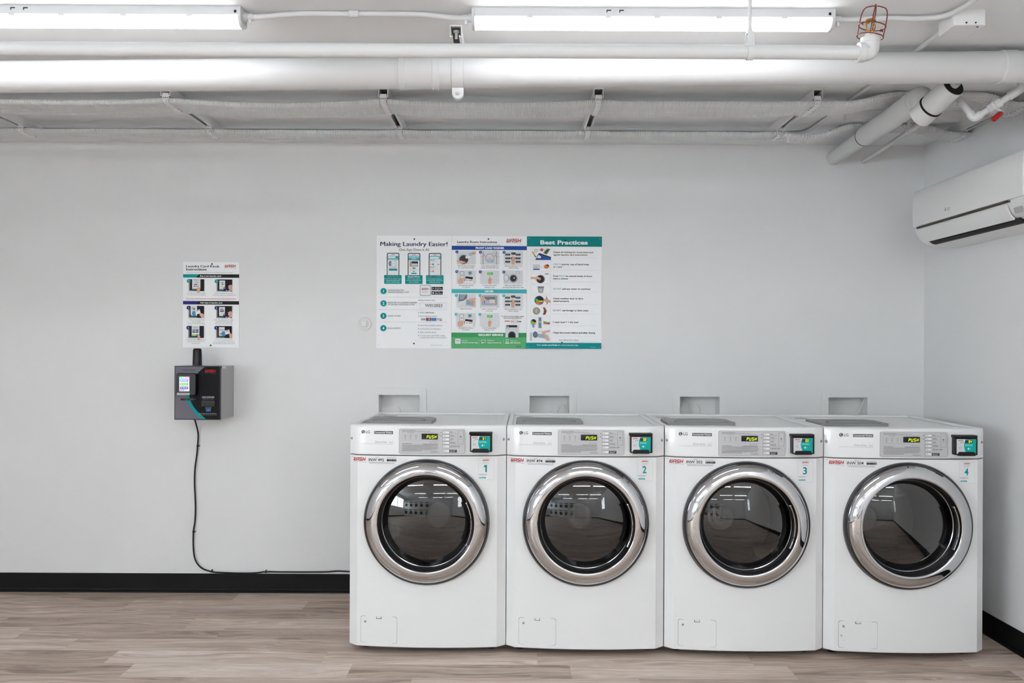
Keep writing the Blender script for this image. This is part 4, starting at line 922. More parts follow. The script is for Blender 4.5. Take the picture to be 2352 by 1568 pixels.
# ------------------------------------------------------------------ card payment terminal on the wall
def build_terminal():
    d0 = 4.532
    a, b = at(401, 840, d0), at(506, 964, d0)
    w, h = b.x-a.x, a.z-b.z
    t = thing('card_terminal', 'black and grey laundry card terminal box mounted on the wall', 'card terminal', ((a.x+b.x)/2, 0, (a.z+b.z)/2))
    dp_ = D-d0
    MB().box(-w/2+.001, w/2-.0005, -dp_+.012, -.0005, -h/2+.001, h/2-.0005, M_silver).build('cabinet', t, bevel=.002)
    mb = MB(); mb.box(-w/2, w/2, -dp_, -dp_+.0115, -h/2, h/2, M_black)
    s = Sign(mb, 527.5, 927.5, w/865, h/1015, flat(dp_))
    s.rrect(106, 434, 944, 1420, 22, (13, 13, 16))
    # grey field bounded by an arc, teal ribbon along it
    def arcx(y, off): u = (y-927)/493.0; return 338+off + 300*u*u*(1 if u > 0 else 1.02)
    ys_ = [436+(1418-436)*k/24 for k in range(25)]
    s.poly([(110, 436)]+[(arcx(y, 20 if y < 900 else 0)-(34 if y > 900 else 0), y) for y in ys_]+[(110, 1418)], (116, 112, 124))
    s.poly([(arcx(y, -34), y) for y in ys_ if y > 840]+[(arcx(y, 34+max(0, (y-1200)*.1)), y) for y in reversed(ys_) if y > 840], TEAL)
    s.poly([(490, 545), (520, 520), (600, 470), (560, 500), (515, 545)], TEAL)
    s.text('PAYMENT TERMINAL', 234, 488, 502, 16, (40, 38, 44), .02); s.text('Terminal de Pagos', 274, 454, 528, 14, (40, 38, 44))
    s.wash(664, 880, 488, 541, (214, 48, 46))
    s.text('CARD DISPENSER', 614, 848, 1016, 20, (225, 226, 228), .02); s.text('Dispensador de tarjeta', 628, 838, 1042, 13, (200, 200, 204))
    s.rect(214, 1030, 494, 1068, (22, 22, 24)); s.text('For service or refunds, visit', 242, 494, 1046, 12, (150, 150, 154)); s.text('wash.com or call us', 290, 452, 1062, 9, (150, 150, 154))
    s.text('This kiosk dispenses laundry cards with $0 value.', 558, 890, 1322, 12, (214, 214, 216), .015); s.text('Este kiosco dispensa tarjetas de lavanderia con valor $0.', 552, 898, 1346, 10, (170, 170, 174))
    s.frame(682, 1196, 786, 1222, 5, (160, 160, 166)); s.poly([(706, 1214), (762, 1214), (776, 1280), (694, 1280)], (58, 96, 170)); s.poly([(720, 1240), (732, 1226), (746, 1240), (738, 1262), (726, 1262)], (52, 160, 190)); s.lines(690, 700, 1226, 3, 18, 10, (140, 140, 146)); s.lines(768, 780, 1226, 3, 18, 10, (140, 140, 146))
    mb.build('front_panel', t, recalc=False, flat=True)
    def loc(x, y): return ((x-527.5)*w/865, (927.5-y)*h/1015)
    x0, z1 = loc(166, 552); x1, z0 = loc(532, 970)
    rd = MB(); rd.prism([(x0+.006, z0), (x1-.004, z0), (x1, z0+.006), (x1, z1-.008), (x1-.008, z1), (x0+.012, z1), (x0, z1-.006), (x0-.003, z0+.006)], 'y', -dp_-.026, -dp_-.0002, M_black)
    rd_o = rd.build('card_reader', t, bevel=.004)
    x0, z1 = loc(222, 620); x1, z0 = loc(410, 894)
    mb = MB(); mb.box(x0, x1, -dp_-.0272, -dp_-.0258, z0, z1, mat('screen_glow', (226, 214, 240), .3, 0, .5, .10))
    s2 = Sign(mb, 527.5, 927.5, w/865, h/1015, flat(dp_+.0272))
    def em(c): return mat('screen_%d_%d_%d' % c, c, .3, 0, .5, .10)
    s2.rect(226, 624, 316, 666, em((150, 232, 180))); s2.rect(316, 624, 408, 664, em((222, 176, 226))); s2.circ(256, 637, 11, em((60, 196, 110)))
    for y, c in ((670, (120, 140, 224)), (738, (70, 190, 30)), (806, (50, 44, 150))): s2.rect(236, y, 390, y+46, em(c)); s2.circ(262, y+22, 12, em((240, 244, 250))); s2.lines(288, 376, y+16, 1, 14, 13, em((226, 230, 246)))
    for k, c in enumerate(((130, 120, 200), (190, 60, 60), (90, 90, 110), (140, 210, 220), (160, 220, 210))): s2.rect(228+k*32, 864, 252+k*32, 880, em(c))
    mb.build('screen', rd_o, recalc=False, flat=True)
    x0, z1 = loc(180, 924); x1, z0 = loc(414, 964)
    mb = MB(); mb.box(x0, x1, -dp_-.0285, -dp_-.0262, z0, z1, mat('card_strip', (206, 206, 210), .35)); mb.box(x0+.005, x1-.003, -dp_-.0289, -dp_-.0284, z0+.0045, z1-.0045, M_seam); mb.build('card_slot', rd_o)
    x0, z1 = loc(610, 1066); x1, z0 = loc(864, 1180)
    mb = MB(); mb.box(x0, x1, -dp_-.006, -dp_-.0003, z0, z1, M_black); mb.box(x0+.007, x1-.002, -dp_-.0065, -dp_-.0055, z0+.004, z1-.004, mat('dispenser_door', (40, 38, 40), .6)); mb.build('dispenser', t, bevel=.0006)
    x0 = w/2
    mb = MB(); mb.box(w/2-.001, w/2+.0012, -dp_+.003, -dp_+.018, h/2-.014, h/2-.001, M_black); mb.build('hinge', t)
    MB().box(w/2-.0004, w/2+.0004, -dp_+.024, -dp_+.085, h/2-.0135, h/2-.0015, mat('paper_tag', (224, 224, 224), .6)).build('sticker', t)
    p = at(453, 801, 4.64); bx = p.x-(a.x+b.x)/2
    MB().lathe([(.0245, h/2), (.0245, h/2+.004), (.0225, h/2+.08), (.020, h/2+.088), (.016, h/2+.0905), (0, h/2+.0905)], (bx, -dp_/2, 0), 'z', M_black, 28).build('antenna', t, angle=50)
    pts = [(445, 958), (450, 972), (455, 995), (454, 1023), (452, 1045), (448, 1075), (447, 1110), (449, 1160), (448, 1195), (444.5, 1220), (444, 1250), (446, 1275), (452, 1292), (465, 1305), (487, 1312.5), (510, 1314.5), (560, 1316), (590, 1315), (611, 1312.5), (650, 1313), (740, 1313), (775, 1311), (800, 1312), (840, 1314)]
    c = MB().tube(smooth([at(x, y, D-.010 if i > 1 else D-.04) for i, (x, y) in enumerate(pts)], 8), .0042, M_black, 10).build('power_cord', None, angle=60)
    tag(c, 'black power cord running down the wall and along the baseboard', 'cord')
    for i, (x, y, hz) in enumerate(((454, 1023.5, 0), (444.5, 1220.5, 0), (487, 1312, 1), (611, 1313, 1))):
        p = at(x, y, D-.010)
        k = thing('cord_clip', 'black cord clip, ' + ['upper one on the vertical cord', 'lower one on the vertical cord', 'where the cord meets the baseboard', 'on the cord along the baseboard'][i], 'cord clip', p, 0, 'clips holding the black cord')
        ax = (math.cos(0), 0)
        mb = MB()
        if hz: mb.lathe([(.0043, -.004), (.0062, -.004), (.0062, .004), (.0043, .004)], (0, 0, 0), 'x', M_black, 12); nb = (0, 0, .0078)
        else: mb.lathe([(.0043, -.004), (.0062, -.004), (.0062, .004), (.0043, .004)], (0, 0, 0), 'z', M_black, 12); nb = (.0078, 0, 0)
        mb.build('saddle', k)
        MB().lathe([(.0028, -.005), (.0028, .009)], nb, 'y', M_black, 8, cap0=True, cap1=True).build('nail', k)
build_terminal()

# a dusting of plaster flakes on the floor by the baseboard
mb = MB()
for i in range(170):
    q = random.random(); c_ = at(430, 1374, 4.66) if i < 130 else at(random.uniform(60, 780), random.uniform(1370, 1430), 4.5)
    x, y = c_.x+random.gauss(0, .09)*(1 if i < 130 else 2), min(-.02, -.10+random.gauss(0, .035)) if i < 130 else -random.uniform(.05, .7)
    r = random.uniform(.0006, .0022); a0 = random.random()*6
    mb.add([(x+r*math.cos(a0+k*1.6), y+r*math.sin(a0+k*1.6), .0004+(.0006 if k == 1 else 0)) for k in range(4)], [(0, 1, 2, 3)], mat('plaster', (226, 226, 228), .9))
o = tag(mb.build('plaster_dust', flat=True), 'white plaster dust scattered on the floor below the cord', 'dust'); o['kind'] = 'stuff'

# ------------------------------------------------------------------ washing machines
HX, CX = .343, .305
ZB, ZS, ZT = .030, .864, .997
def yf(x):
    x = abs(x)
    return .020*(x/CX)**2 if x <= CX else .020+(x-CX)/(HX-CX)*.030
PX = .0003065
def wx(cx): return (cx-1188)*PX
def wz(cy): return ZS+(655-cy)*PX
DZ = .578
def panel_grid(mb, z0, z1, mt, tilt=None):
    xs = [-HX, -CX] + [-CX+2*CX*k/16 for k in range(1, 16)] + [CX, HX]
    rows = [(z0, .03), (z0, .004), (z0+.003, 0)] + ([(z1-.014, 0), (z1-.006, .002), (z1-.0015, .007), (z1, .015)] if tilt else [(z1-.002, 0), (z1, .004), (z1, .03)])
    v = [(x, yf(x)+dy, z) for z, dy in rows for x in xs]; n = len(xs); f = []
    for j in range(len(rows)-1):
        for i in range(n-1): f.append((j*n+i, j*n+i+1, (j+1)*n+i+1, (j+1)*n+i))
    mb.add(v, f, mt)
    for s, i in ((-1, 0), (1, n-1)):
        vv = [(xs[i], yf(HX)+dy, z) for z, dy in rows]+[(xs[i], .085, z) for z, dy in rows]; m = len(rows)
        mb.add(vv, [(j, j+1, m+j+1, m+j) for j in range(m-1)], mt)
def tilt(mb): mb.v = [(x, y, z-max(0, y-.12)*.17) for x, y, z in mb.v]
def make_washer():
    t = thing('washing_machine', 'x', 'washing machine')
    # cabinet shell, open toward the front
    mb = MB(); y0, y1, x = .084, .775, .341
    v = [(-x, y0, ZB), (x, y0, ZB), (x, y1, ZB), (-x, y1, ZB), (-x, y0, ZT-.014), (x, y0, ZT-.014), (x, y1, ZT-.014), (-x, y1, ZT-.014)]
    mb.add(v, [(0, 3, 2, 1), (1, 2, 6, 5), (2, 3, 7, 6), (3, 0, 4, 7), (4, 5, 6, 7)], M_white); mb.build('cabinet', t)
    # lower front panel with the door opening
    mb = MB(); R = .2635; z0, z1 = ZB+.004, ZS-.0015
    ang = sorted(set([2*PI*k/120 for k in range(120)] + [math.atan2(zz-DZ, xx) % (2*PI) for xx in (-CX, CX) for zz in (z0, z1)]))
    def rim(a):
        c, q = math.cos(a), math.sin(a); ts = []
        if abs(c) > 1e-9: ts.append((CX if c > 0 else -CX)/c)
        if abs(q) > 1e-9: ts.append(((z1 if q > 0 else z0)-DZ)/q)
        return min(x for x in ts if x > 0)
    n = len(ang); rows = []; ks = 7
    for j in range(ks+1):
        for a in ang:
            r = R+(rim(a)-R)*j/ks; x, z = r*math.cos(a), DZ+r*math.sin(a); rows.append((x, yf(x), z))
    f = [(j*n+i, j*n+(i+1) % n, (j+1)*n+(i+1) % n, (j+1)*n+i) for j in range(ks) for i in range(n)]
    mb.add(rows, f, M_white)
    for s in (-1, 1):
        mb.add([(s*CX, yf(CX), z0), (s*HX, yf(HX), z0+.001), (s*HX, yf(HX), z1), (s*CX, yf(CX), z1)], [(0, 1, 2, 3)], M_white)
        mb.add([(s*HX, yf(HX), z0+.001), (s*HX, .083, z0+.001), (s*HX, .083, z1), (s*HX, yf(HX), z1)], [(0, 1, 2, 3)], M_white)
    xs = [-HX, -CX]+[-CX+2*CX*k/16 for k in range(1, 16)]+[CX, HX]
    for zz, dz in ((z0, -.004), (z1, .0)):
        vv = [(x, yf(x), zz) for x in xs]+[(x, yf(x)+.006, zz+dz) for x in xs]+[(x, yf(x)+.035, zz+dz) for x in xs]; m = len(xs)
        mb.add(vv, [(q*m+i, q*m+i+1, (q+1)*m+i+1, (q+1)*m+i) for q in (0, 1) for i in range(m-1)], M_white)
    vv = [(R*math.cos(a), yf(R*math.cos(a)), DZ+R*math.sin(a)) for a in ang]+[(R*math.cos(a), .075, DZ+R*math.sin(a)) for a in ang]
    mb.add(vv, [(i, (i+1) % n, n+(i+1) % n, n+i) for i in range(n)], M_white)
    mb.build('front_panel', t, angle=24)
    # control panel
    mb = MB(); panel_grid(mb, ZS+.0015, ZT, M_white, True)
    s = Sign(mb, 1188, 655+ZS/PX, PX, PX, yf)
    s.cuts = (300, 350, 400, 450, 500, 550, 600, 650)
    s.circ(272, 325, 26, (84, 80, 86), 24); s.poly([(268, 306), (274, 306), (274, 338), (288, 338), (288, 344), (268, 344)], (225, 225, 227)); s.circ(260, 318, 4, (225, 225, 227), 10)
    s.text('LG', 310, 370, 345, 40, (96, 96, 100), .012)
    s.rect(432, 310, 705, 352, (88, 88, 90)); s.text('Commercial Washer', 440, 698, 342, 24, (236, 236, 237), .02)
    s.text('Direct Drive', 448, 612, 478, 26, (142, 142, 146)); s.rect(243, 491, 705, 494, (160, 160, 164)); s.frame(648, 430, 704, 482, 1.5, (196, 196, 200)); s.line([(652, 458), (672, 462), (698, 452)], 3, (180, 180, 184)); s.lines(652, 702, 470, 1, 6, 6, (176, 176, 180))
    mb.build('control_panel', t, recalc=False, angle=40)
    # display panel
    mb = MB(); a, b = wx(795), wx(1722); z0, z1 = wz(622), wz(272); r = .006; pts = []
    for cx, cz, st in ((b-r, z1-r, 0), (a+r, z1-r, 90), (a+r, z0+r, 180), (b-r, z0+r, 270)):
        for k in range(5): u = math.radians(st+k*22.5); pts.append((cx+r*math.cos(u), cz+r*math.sin(u)))
    yp_ = -.0022; M_face = mat('panel_face', (196, 196, 199), .3)
    mb.prism(pts, 'y', yp_, .008, M_face)
    s = Sign(mb, 1188, 655+ZS/PX, PX, PX, flat(-yp_))
    ed = (150, 150, 154)
    s.line(pts and [((p[0]/PX)+1188, 655-(p[1]-ZS)/PX) for p in pts+[pts[0]]], 3.5, ed)
    s.text('Quick Process Guide/Manual', 838, 1022, 301, 9, (70, 70, 74), .02); s.lines(838, 1240, 305, 1, 6, 5, (120, 120, 124))
    s.frame(838, 322, 1082, 440, 2, (160, 160, 164)); s.rect(912, 318, 1004, 330, (196, 196, 199)); s.text('Processing', 918, 1000, 332, 12, (70, 70, 74))
    for i, l in enumerate(('Wash', 'Rinse', 'Spin')): x = 881+i*77; s.frame(x-14, 355, x+14, 376, 2, (130, 130, 134)); s.rect(x-9, 362, x+9, 366, (130, 130, 134)); s.circ(x, 390, 5.5, (34, 34, 36), 12); s.text(l, x, None, 418, 10, (70, 70, 74), w='c')
    for x in (920, 996): s.rect(x-4, 364, x+4, 367, (110, 110, 114))
    s.frame(1098, 330, 1358, 444, 2, (160, 160, 164)); s.rect(1150, 320, 1310, 336, (196, 196, 199)); s.text('EST. Time Remaining', 1156, 1305, 334, 11, (90, 90, 94)); s.circ(1238, 461, 5, (34, 34, 36), 10); s.text('LAST MINUTES', 1250, 1338, 465, 8, (90, 90, 94))
    s.text('Washer Safety Rules', 840, 974, 486, 10, (60, 60, 64), .02); s.lines(1132, 1352, 482, 1, 6, 6, (90, 90, 94)); s.rect(838, 491, 1354, 493, (110, 110, 114))
    for j, xe in enumerate((1350, 1354, 1350, 1332, 1118)): s.lines(838, xe, 503+j*19, 1, 6, 6.5, (112, 112, 116), .02)
    s.text('www.lgecls.com', 1240, 1354, 600, 12, (40, 40, 44), .02)
    for x, y in ((1391, 324), (1391, 368)): s.circ(x, y, 6, (34, 34, 36), 12)
    for j, (l, l2) in enumerate((('Hot', 'Whites / Colors'), ('Warm', 'Perm. Press'), ('Cold', 'Brights'), ('Delicates', 'Wool / Delicate'), ('Add Super Wash', 'Extra wash / extra rinse'), (None, None))):
        y = 319+j*49.6+(14 if j == 5 else 0)
        if l: s.text(l, 1522, None, y+2, 14, (60, 60, 64), .02); s.text(l2, 1522, None, y+16, 9, (90, 90, 94))
        else: s.rect(1508, y-18, 1614, y+20, (62, 62, 64)); s.text('Start / Pause', 1516, 1602, y-2, 11, (230, 230, 232)); s.lines(1520, 1586, y+4, 1, 6, 7, (200, 200, 204))
    s.frame(1628, 292, 1706, 486, 3, (120, 120, 124))
    s.poly([(1652, 376), (1667, 370), (1682, 376), (1667, 392)], (110, 110, 114)); s.text('Wi-Fi', 1650, 1684, 416, 9, (90, 90, 94))
    dp_o = mb.build('display_panel', t, recalc=False, flat=True)
    for j in range(6):
        y = 319+j*49.6+(14 if j == 5 else 0)
        mb = MB(); x0, x1 = wx(1412), wx(1510); mb.box(x0, x1, yp_-.0012, yp_-.0004, wz(y+21), wz(y-21), mat('button_edge', (70, 70, 74), .4)); mb.box(x0+.0013, x1-.0013, yp_-.0020, yp_-.0010, wz(y+17), wz(y-17), mat('button_white', (232, 232, 234), .35)); mb.box(wx(1430), wx(1452), yp_-.0023, yp_-.0019, wz(y+2.5), wz(y-2.5), M_seam)
        mb.build('button', dp_o)
    mb = MB(); mb.box(wx(1113), wx(1343), yp_-.0012, yp_-.0003, wz(420), wz(340), mat('display_black', (16, 16, 18), .12)); s = Sign(mb, 1188, 655+ZS/PX, PX, PX, flat(-yp_+.0012))
    s.digits('PUSH', 1182, 1330, 362, 407, mat('segment_lit', (206, 226, 20), .4, 0, .5, .17)); s.lines(1134, 1160, 394, 1, 6, 6, (60, 60, 62)); mb.build('display', dp_o, recalc=False, flat=True)
    for cx in (97, 2268):
        x = wx(cx); sg = -1 if x < 0 else 1; yy = yf(x)
        MB().lathe([(.0062, .0022), (.0062, 0), (.0052, -.0022), (.003, -.003), (0, -.0032)], (x, yy, wz(424)), 'y', mat('screw_steel', (150, 150, 152), .35, .8), 14).build('screw', t)
    # top
    mb = MB(); zt = ZT-.013
    mb.box(-HX+.002, HX-.002, .060, .780, zt-.006, zt, M_top); w = .022; h = .0105
    mb.box(-HX, HX, .754, .780, zt, zt+h, M_top); mb.box(-HX, -HX+w, .080, .754, zt, zt+h, M_top); mb.box(HX-w, HX, .080, .754, zt, zt+h, M_top)
    xs = [-HX]+[-CX+2*CX*k/12 for k in range(13)]+[HX]
    mb.prism([(x, yf(x)+.0155) for x in xs]+[(HX, .080), (-HX, .080)], 'z', zt-.004, zt+h+.0022, M_top)
    mb.build('top_panel', t, bevel=.0045)
    mb = MB(); x0, x1, ya, yb = -.306, .000, .205, .425; z0 = zt; zz = zt+.016
    mb.prism([(x0, ya), (x1, ya), (x1, yb-.05), (x1-.03, yb), (x0, yb)], 'z', z0, zz, M_gray); lid = mb.build('detergent_lid', t, bevel=.003)
    cx, hw, hh = (x0+x1)/2, .122, .150
    arc = [(cx+hw*math.cos(u), ya+.002+hh*math.sin(u)**1.0) for u in [PI*k/24 for k in range(25)]]
    mb = MB(); mb.prism(arc, 'z', zz-.001, zz+.0008, M_gray2); inner = [(cx+hw*.93*math.cos(u), ya+.002+hh*.80*math.sin(u)) for u in [PI*k/24 for k in range(25)]]
    mb.prism(inner, 'z', zz+.0006, zz+.0012, M_gray); mb.build('scoop', lid)
    mb = MB(); s_ = mat('label_silver', (150, 150, 152), .4); mb.box(-.300, -.225, .628, .668, zt+.0002, zt+.0008, mat('label_pale', (206, 206, 208), .4)); mb.box(-.296, -.232, .650, .664, zt+.0007, zt+.0012, s_)
    for k in range(4): mb.box(-.290, -.240, .632+k*.004, .634+k*.004, zt+.0007, zt+.0011, s_)
    mb.build('label', t)
    # door
    dr = MB(); org = (0, 0, DZ)
    dr.lathe([(.2625, .030), (.2700, .024), (.2735, .010), (.2725, -.008), (.2660, -.010)], org, 'y', mat('door_seal', (26, 26, 28), .3), 120)
    door = dr.build('door', t, angle=40)
    mb = MB(); mb.lathe([(.2705, -.004), (.2705, -.013), (.2665, -.0205), (.2600, -.0235)], org, 'y', M_darkchrome, 120); mb.build('outer_ring', door, angle=50)
    pr = [(.2602, -.0225), (.2580, -.0258), (.2500, -.0335), (.2420, -.0388), (.2340, -.0424), (.2260, -.0446), (.2180, -.0454), (.2120, -.0450), (.2085, -.0430), (.2070, -.0395)]
    def dense(p, n=4):
        out = smooth([(a, b, 0) for a, b in p], n); return [(q.x, q.y) for q in out]
    mb = MB(); mb.lathe(dense(pr), org, 'y', M_chrome, 144); mb.build('chrome_ring', door, angle=80)
    mb = MB(); mb.lathe([(.2072, -.0400), (.2062, -.032), (.2035, -.004), (.1995, .0095), (.1965, .0115)], org, 'y', M_tunnel, 120); mb.build('inner_rim', door, angle=60)
    ga = MB(); ga.lathe([(.1992, .0085), (.1968, .0060), (.1940, .0085)], org, 'y', mat('rim_steel', (190, 190, 194), .15, 1.0), 120); ga.build('glass_trim', door, angle=60)
    gp = []
    for k in range(25):
        r = .197*(1-k/24.0); gp.append((max(r, .0001), .0090-.0385*(1-(r/.197)**2)))
    mb = MB(); mb.lathe(gp, org, 'y', M_glass, 96); gl = mb.build('glass', door, angle=80, recalc=True)
    # handle slot on the right of the inner rim
    mb = MB(); a0, a1 = math.radians(-27), math.radians(27)
    mb.lathe([(.1900, -.012), (.1885, -.032), (.1960, -.0405), (.2030, -.0420), (.2050, -.036)], org, 'y', M_black, 40, a0, a1); hn = mb.build('handle', door, angle=60)
    mb = MB(); mb.tube([(.1965*math.cos(u), -.0418, DZ+.1965*math.sin(u)) for u in [a0+(a1-a0)*k/40 for k in range(41)]], .0019, M_chrome, 8); mb.build('grip_trim', hn)
    for a in (a0, a1):
        mb = MB(); mb.lathe([(.0001, -.0445), (.0034, -.0438), (.0046, -.040), (.0046, -.030)], (.1965*math.cos(a), 0, DZ+.1965*math.sin(a)), 'y', M_chrome, 14); mb.build('grip_end', hn)
    # drum behind the glass
    mb = MB(); mb.lathe([(.2630, .066), (.2400, .060), (.2200, .078), (.2120, .105), (.2200, .125)], org, 'y', M_gasket, 72); mb.build('gasket', t, angle=60)
    mb = MB(); mb.lathe([(.2150, .120), (.2450, .128), (.2480, .150), (.2480, .470), (.2380, .492), (.0900, .500), (.0001, .500)], org, 'y', M_drum, 72); tilt(mb); dm = mb.build('drum', t, angle=40)
    mb = MB(); mb.lathe([(.062, .4995), (.058, .488), (.048, .480), (.030, .478), (.0001, .476)], org, 'y', M_hub, 36); tilt(mb); mb.build('hub', dm, angle=40)
    for k in range(3):
        a = math.radians(200+120*k); M = Matrix.Translation(Vector(org)) @ Matrix.Rotation(-a, 4, 'Y')
        mb = MB(); mb.prism([(.246, -.040), (.246, .040), (.200, .014), (.196, 0), (.200, -.014)], 'y', .15, .46, mat('drum_fin', (110, 110, 112), .35, .6), M); tilt(mb); mb.build('fin', dm, angle=30)
    # filter flap
    def fz(cy): return ZB+(857-cy)*.000305
    mb = MB(); a, b = wx(250), wx(773); z0, z1 = fz(797), fz(420); r = .010
    def rr(a, b, z0, z1, r, n=6):
        out = []
        for cx, cz, st in ((b-r, z1-r, 0), (a+r, z1-r, 90), (a+r, z0+r, 180), (b-r, z0+r, 270)):
            for k in range(n): u = math.radians(st+k*90/(n-1)); out.append((cx+r*math.cos(u), cz+r*math.sin(u)))
        return out
    def curved(mb, pts, lift, th, mt):
        n = len(pts); v = [(x, yf(x)-lift, z) for x, z in pts]+[(x, yf(x)+th, z) for x, z in pts]
        mb.add(v, [tuple(range(n))]+[(i, n+i, n+(i+1) % n, (i+1) % n) for i in range(n)], mt)
    curved(mb, rr(a-.0008, b+.0008, z0-.0008, z1+.0008, r), .0004, .003, M_seam); curved(mb, rr(a, b, z0, z1, r), .0011, .003, M_white); fl = mb.build('filter_flap', t, recalc=False, flat=True)
    mb = MB(); c = (a+b)/2; curved(mb, [(c-.0115, z1-.001), (c-.0115, z1-.010), (c+.0115, z1-.010), (c+.0115, z1-.001)], .0016, .001, M_seam); curved(mb, [(c-.0097, z1-.001), (c-.0097, z1-.0078), (c+.0097, z1-.0078), (c+.0097, z1-.001)], .0024, .001, M_white); mb.build('latch', fl, recalc=False, flat=True)
    MB().lathe([(.0045, 0), (.0045, -.003), (.002, -.0042), (.0001, -.0042)], (wx(315), yf(wx(315))-.0008, fz(494)), 'y', mat('screw_steel', (150, 150, 152), .35, .8), 12).build('screw', fl)
    for sx in (-.28, .28):
        for sy in (.12, .70): MB().lathe([(.022, 0), (.024, .004), (.016, .010), (.016, ZB)], (sx, sy, 0), 'z', M_black, 20, cap0=True).build('foot', t)
    return t
def washer_stickers(t, no, serial):
    mb = MB(); s = Sign(mb, 1188, 655+ZS/PX, PX, PX, yf, .0006); s.cuts = (1188-CX/PX,)
    s.text('Property of', 82, 118, 690, 9, (96, 96, 100), .01); s.wash(122, 320, 688, 738); s.text('Machine ID', 450, 508, 687, 9, DARK, .02); s.text(serial, 354, 576, 738, 40, DARK, .012)
    s.lines(614, 754, 686, 1, 6, 6, (130, 130, 134))
    x = 617
    while x < 753: w = random.choice((2, 3, 3.5)); s.rect(x, 706, x+w*1.3, 738, (44, 42, 44), False); x += w+random.choice((2, 2.5, 4))
    s.k += 1; s.lines(360, 740, 752, 1, 6, 5, (140, 140, 144), .04); s.lines(366, 735, 767, 1, 6, 5, (140, 140, 144), .06)
    mb.build('serial_sticker', t, recalc=False, flat=True)
    mb = MB(); s = Sign(mb, 1188, 655+ZS/PX, PX, PX, yf, .0006)
    s.rect(1914, 692, 2136, 994, (196, 198, 202)); s.rect(1917, 695, 2133, 991, (228, 229, 231))
    s.wash(1978, 2074, 705, 725, swoosh=False); s.text('CONNECT', 1980, 2070, 758, 11, MID)
    if no == '1': s.poly([(1992, 800), (2014, 782), (2036, 782), (2036, 884), (2014, 884), (2014, 810), (1992, 816)], (10, 146, 152))
    else: s.text(no, 1988, 2046, 884, 102, (10, 146, 152), .02)
    s.text('Laundry WASH-Connect app', 1924, 2036, 918, 9, DARK, .02); s.lines(1930, 2026, 926, 1, 6, 4, (170, 170, 174)); s.poly([(1971, 944), (1982, 944), (1976, 950)], TEAL); s.rrect(1930, 954, 2024, 972, 7, TEAL); s.lines(1942, 2012, 960, 1, 6, 7, (170, 220, 222))
    mb.build('number_sticker', t, recalc=False, flat=True)
    # card reader on the control panel
    cx0, cx1 = wx(1790), wx(2115); z0, z1 = wz(585), wz(308); ym = yf((cx0+cx1)/2)
    mb = MB(); mb.box(cx0, cx1, ym-.034, ym+.012, wz(348), z1, M_black); mb.box(cx0+.004, cx1-.001, ym-.036, ym+.012, z0, wz(346), M_black); cr = mb.build('card_reader', t, bevel=.003)
    mb = MB(); a, b = wx(1820), wx(2084); mb.box(a, b, ym-.0372, ym-.0358, wz(568), wz(362), mat('reader_face', (214, 216, 219), .3))
    s = Sign(mb, 1188, 655+ZS/PX, PX, PX, lambda x: ym-.0372)
    s.poly([(1942, 363), (2083, 363), (2083, 567), (1958, 567), (1938, 530), (1922, 490), (1918, 450), (1924, 405)], (8, 168, 160)); s.rect(1934, 376, 2034, 416, (66, 64, 66)); s.digits(no.zfill(2), 1984, 2030, 378, 413, mat('reader_digit', (244, 236, 20), .4, 0, .5, .16), .0)
    s.wash(1838, 1914, 374, 390, swoosh=False); s.circ(1878, 408, 6, DARK); s.circ(1904, 408, 6, DARK); s.lines(1840, 1884, 424, 1, 6, 4, (150, 150, 154)); s.lines(1934, 2042, 436, 2, 11, 5, (190, 236, 232)); s.frame(1842, 458, 1886, 500, 2.5, (170, 172, 176)); s.rect(1852, 468, 1876, 490, (190, 192, 196)); s.poly([(1962, 490), (1986, 476), (1990, 506), (1974, 504)], (214, 240, 238))
    for r in (10, 17): s.line([(1996+r*math.cos(u)*.6, 492+r*math.sin(u)) for u in [-.9+1.8*k/6 for k in range(7)]], 3, (170, 226, 222))
    mb.build('screen', cr, recalc=False, flat=True)
    mb = MB(); mb.prism([(wx(1832), wz(592)), (wx(2066), wz(592)), (wx(2070), wz(560)), (wx(2050), wz(537)), (wx(1850), wz(537)), (wx(1832), wz(560))], 'y', ym-.046, ym-.030, M_black); mb.build('card_slot', cr, bevel=.002)
W1 = make_washer()
ANG = -math.atan2(.040, 2.07)
specs = [('1', 'INW 492'), ('2', 'INW 494'), ('3', 'INW 502'), ('4', 'INW 504')]
edges = [803.5, 1161.5, 1525, 1889.5, 2258]
def edge_x(px, d): return at(px, 1150, d).x
first = None; xs_w = []
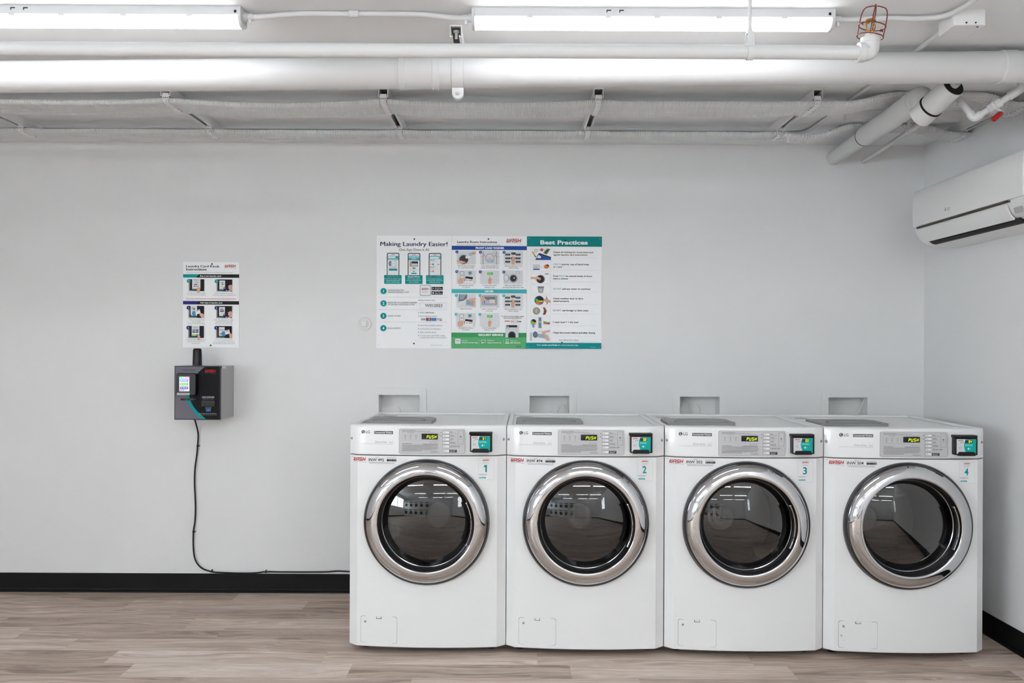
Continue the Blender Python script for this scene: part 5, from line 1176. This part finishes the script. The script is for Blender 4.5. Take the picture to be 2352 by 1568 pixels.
for i, (no, se) in enumerate(specs):
    w = W1 if i == 0 else copy_tree(W1)
    d0 = 3.794-.0133*i
    cx = edge_x((edges[i]+edges[i+1])/2, d0+.05)
    w.location = (cx, d0-D, 0); w.rotation_euler = (0, 0, ANG)
    pos = ['leftmost, next to the bare wall', 'second from the left', 'third from the left', 'rightmost, next to the right wall'][i]
    tag(w, 'white front loading washer with sticker number %s, %s' % (no, pos), 'washing machine', 'row of washing machines')
    xs_w.append(w)
for w, (no, se) in zip(xs_w, specs): washer_stickers(w, no, se)
# scuffs on the flap of the fourth machine
mb = MB()
for cx, cy, r in ((262, 615, 7), (275, 628, 9), (262, 640, 6), (312, 648, 5), (302, 690, 6), (270, 664, 4)):
    x, z = wx(cx+18), ZB+(857-cy)*.000305; mb.add([(x+r*PX*math.cos(q)*random.uniform(.5, 1), yf(x)-.0016, z+r*PX*math.sin(q)*random.uniform(.5, 1)) for q in [k*1.05 for k in range(6)]], [tuple(range(6))], M_seam)
mb.build('scuff_mark', xs_w[3], recalc=False, flat=True)

# stacked dryers along the rear wall: seen only in the chrome and glass of the washers
def make_dryer():
    t = thing('stacked_dryer', 'x', 'dryer')
    MB().box(-.335, .335, -.70, 0, .02, 1.86, M_white).build('cabinet', t, bevel=.01)
    for zc_ in (.52, 1.42):
        mb = MB(); mb.lathe([(.235, -.702), (.230, -.725), (.205, -.735), (.200, -.728)], (0, 0, 0), 'y', M_white2, 40, M=Matrix.Translation((0, 0, zc_)))
        dr_ = mb.build('door', t, angle=50)
        mb = MB(); mb.lathe([(.203, -.729), (.15, -.74), (.0001, -.748)], (0, 0, 0), 'y', mat('dark_door', (30, 31, 34), .1), 40, M=Matrix.Translation((0, 0, zc_))); mb.build('glass', dr_, angle=80)
        MB().box(-.20, .28, -.708, -.70, zc_+.30, zc_+.39, M_black).build('control_panel', t)
    return t
dy = make_dryer()
for i in range(5):
    q = dy if i == 0 else copy_tree(dy)
    q.location = (-3.9+.70*i, YB+.06, 0); q.rotation_euler = (0, 0, PI)
    q.location.y = YB+.06
    tag(q, 'stacked white dryer behind the camera, %s along the rear wall' % ['first', 'second', 'third', 'fourth', 'fifth'][i], 'dryer', 'stacked dryers along the rear wall')
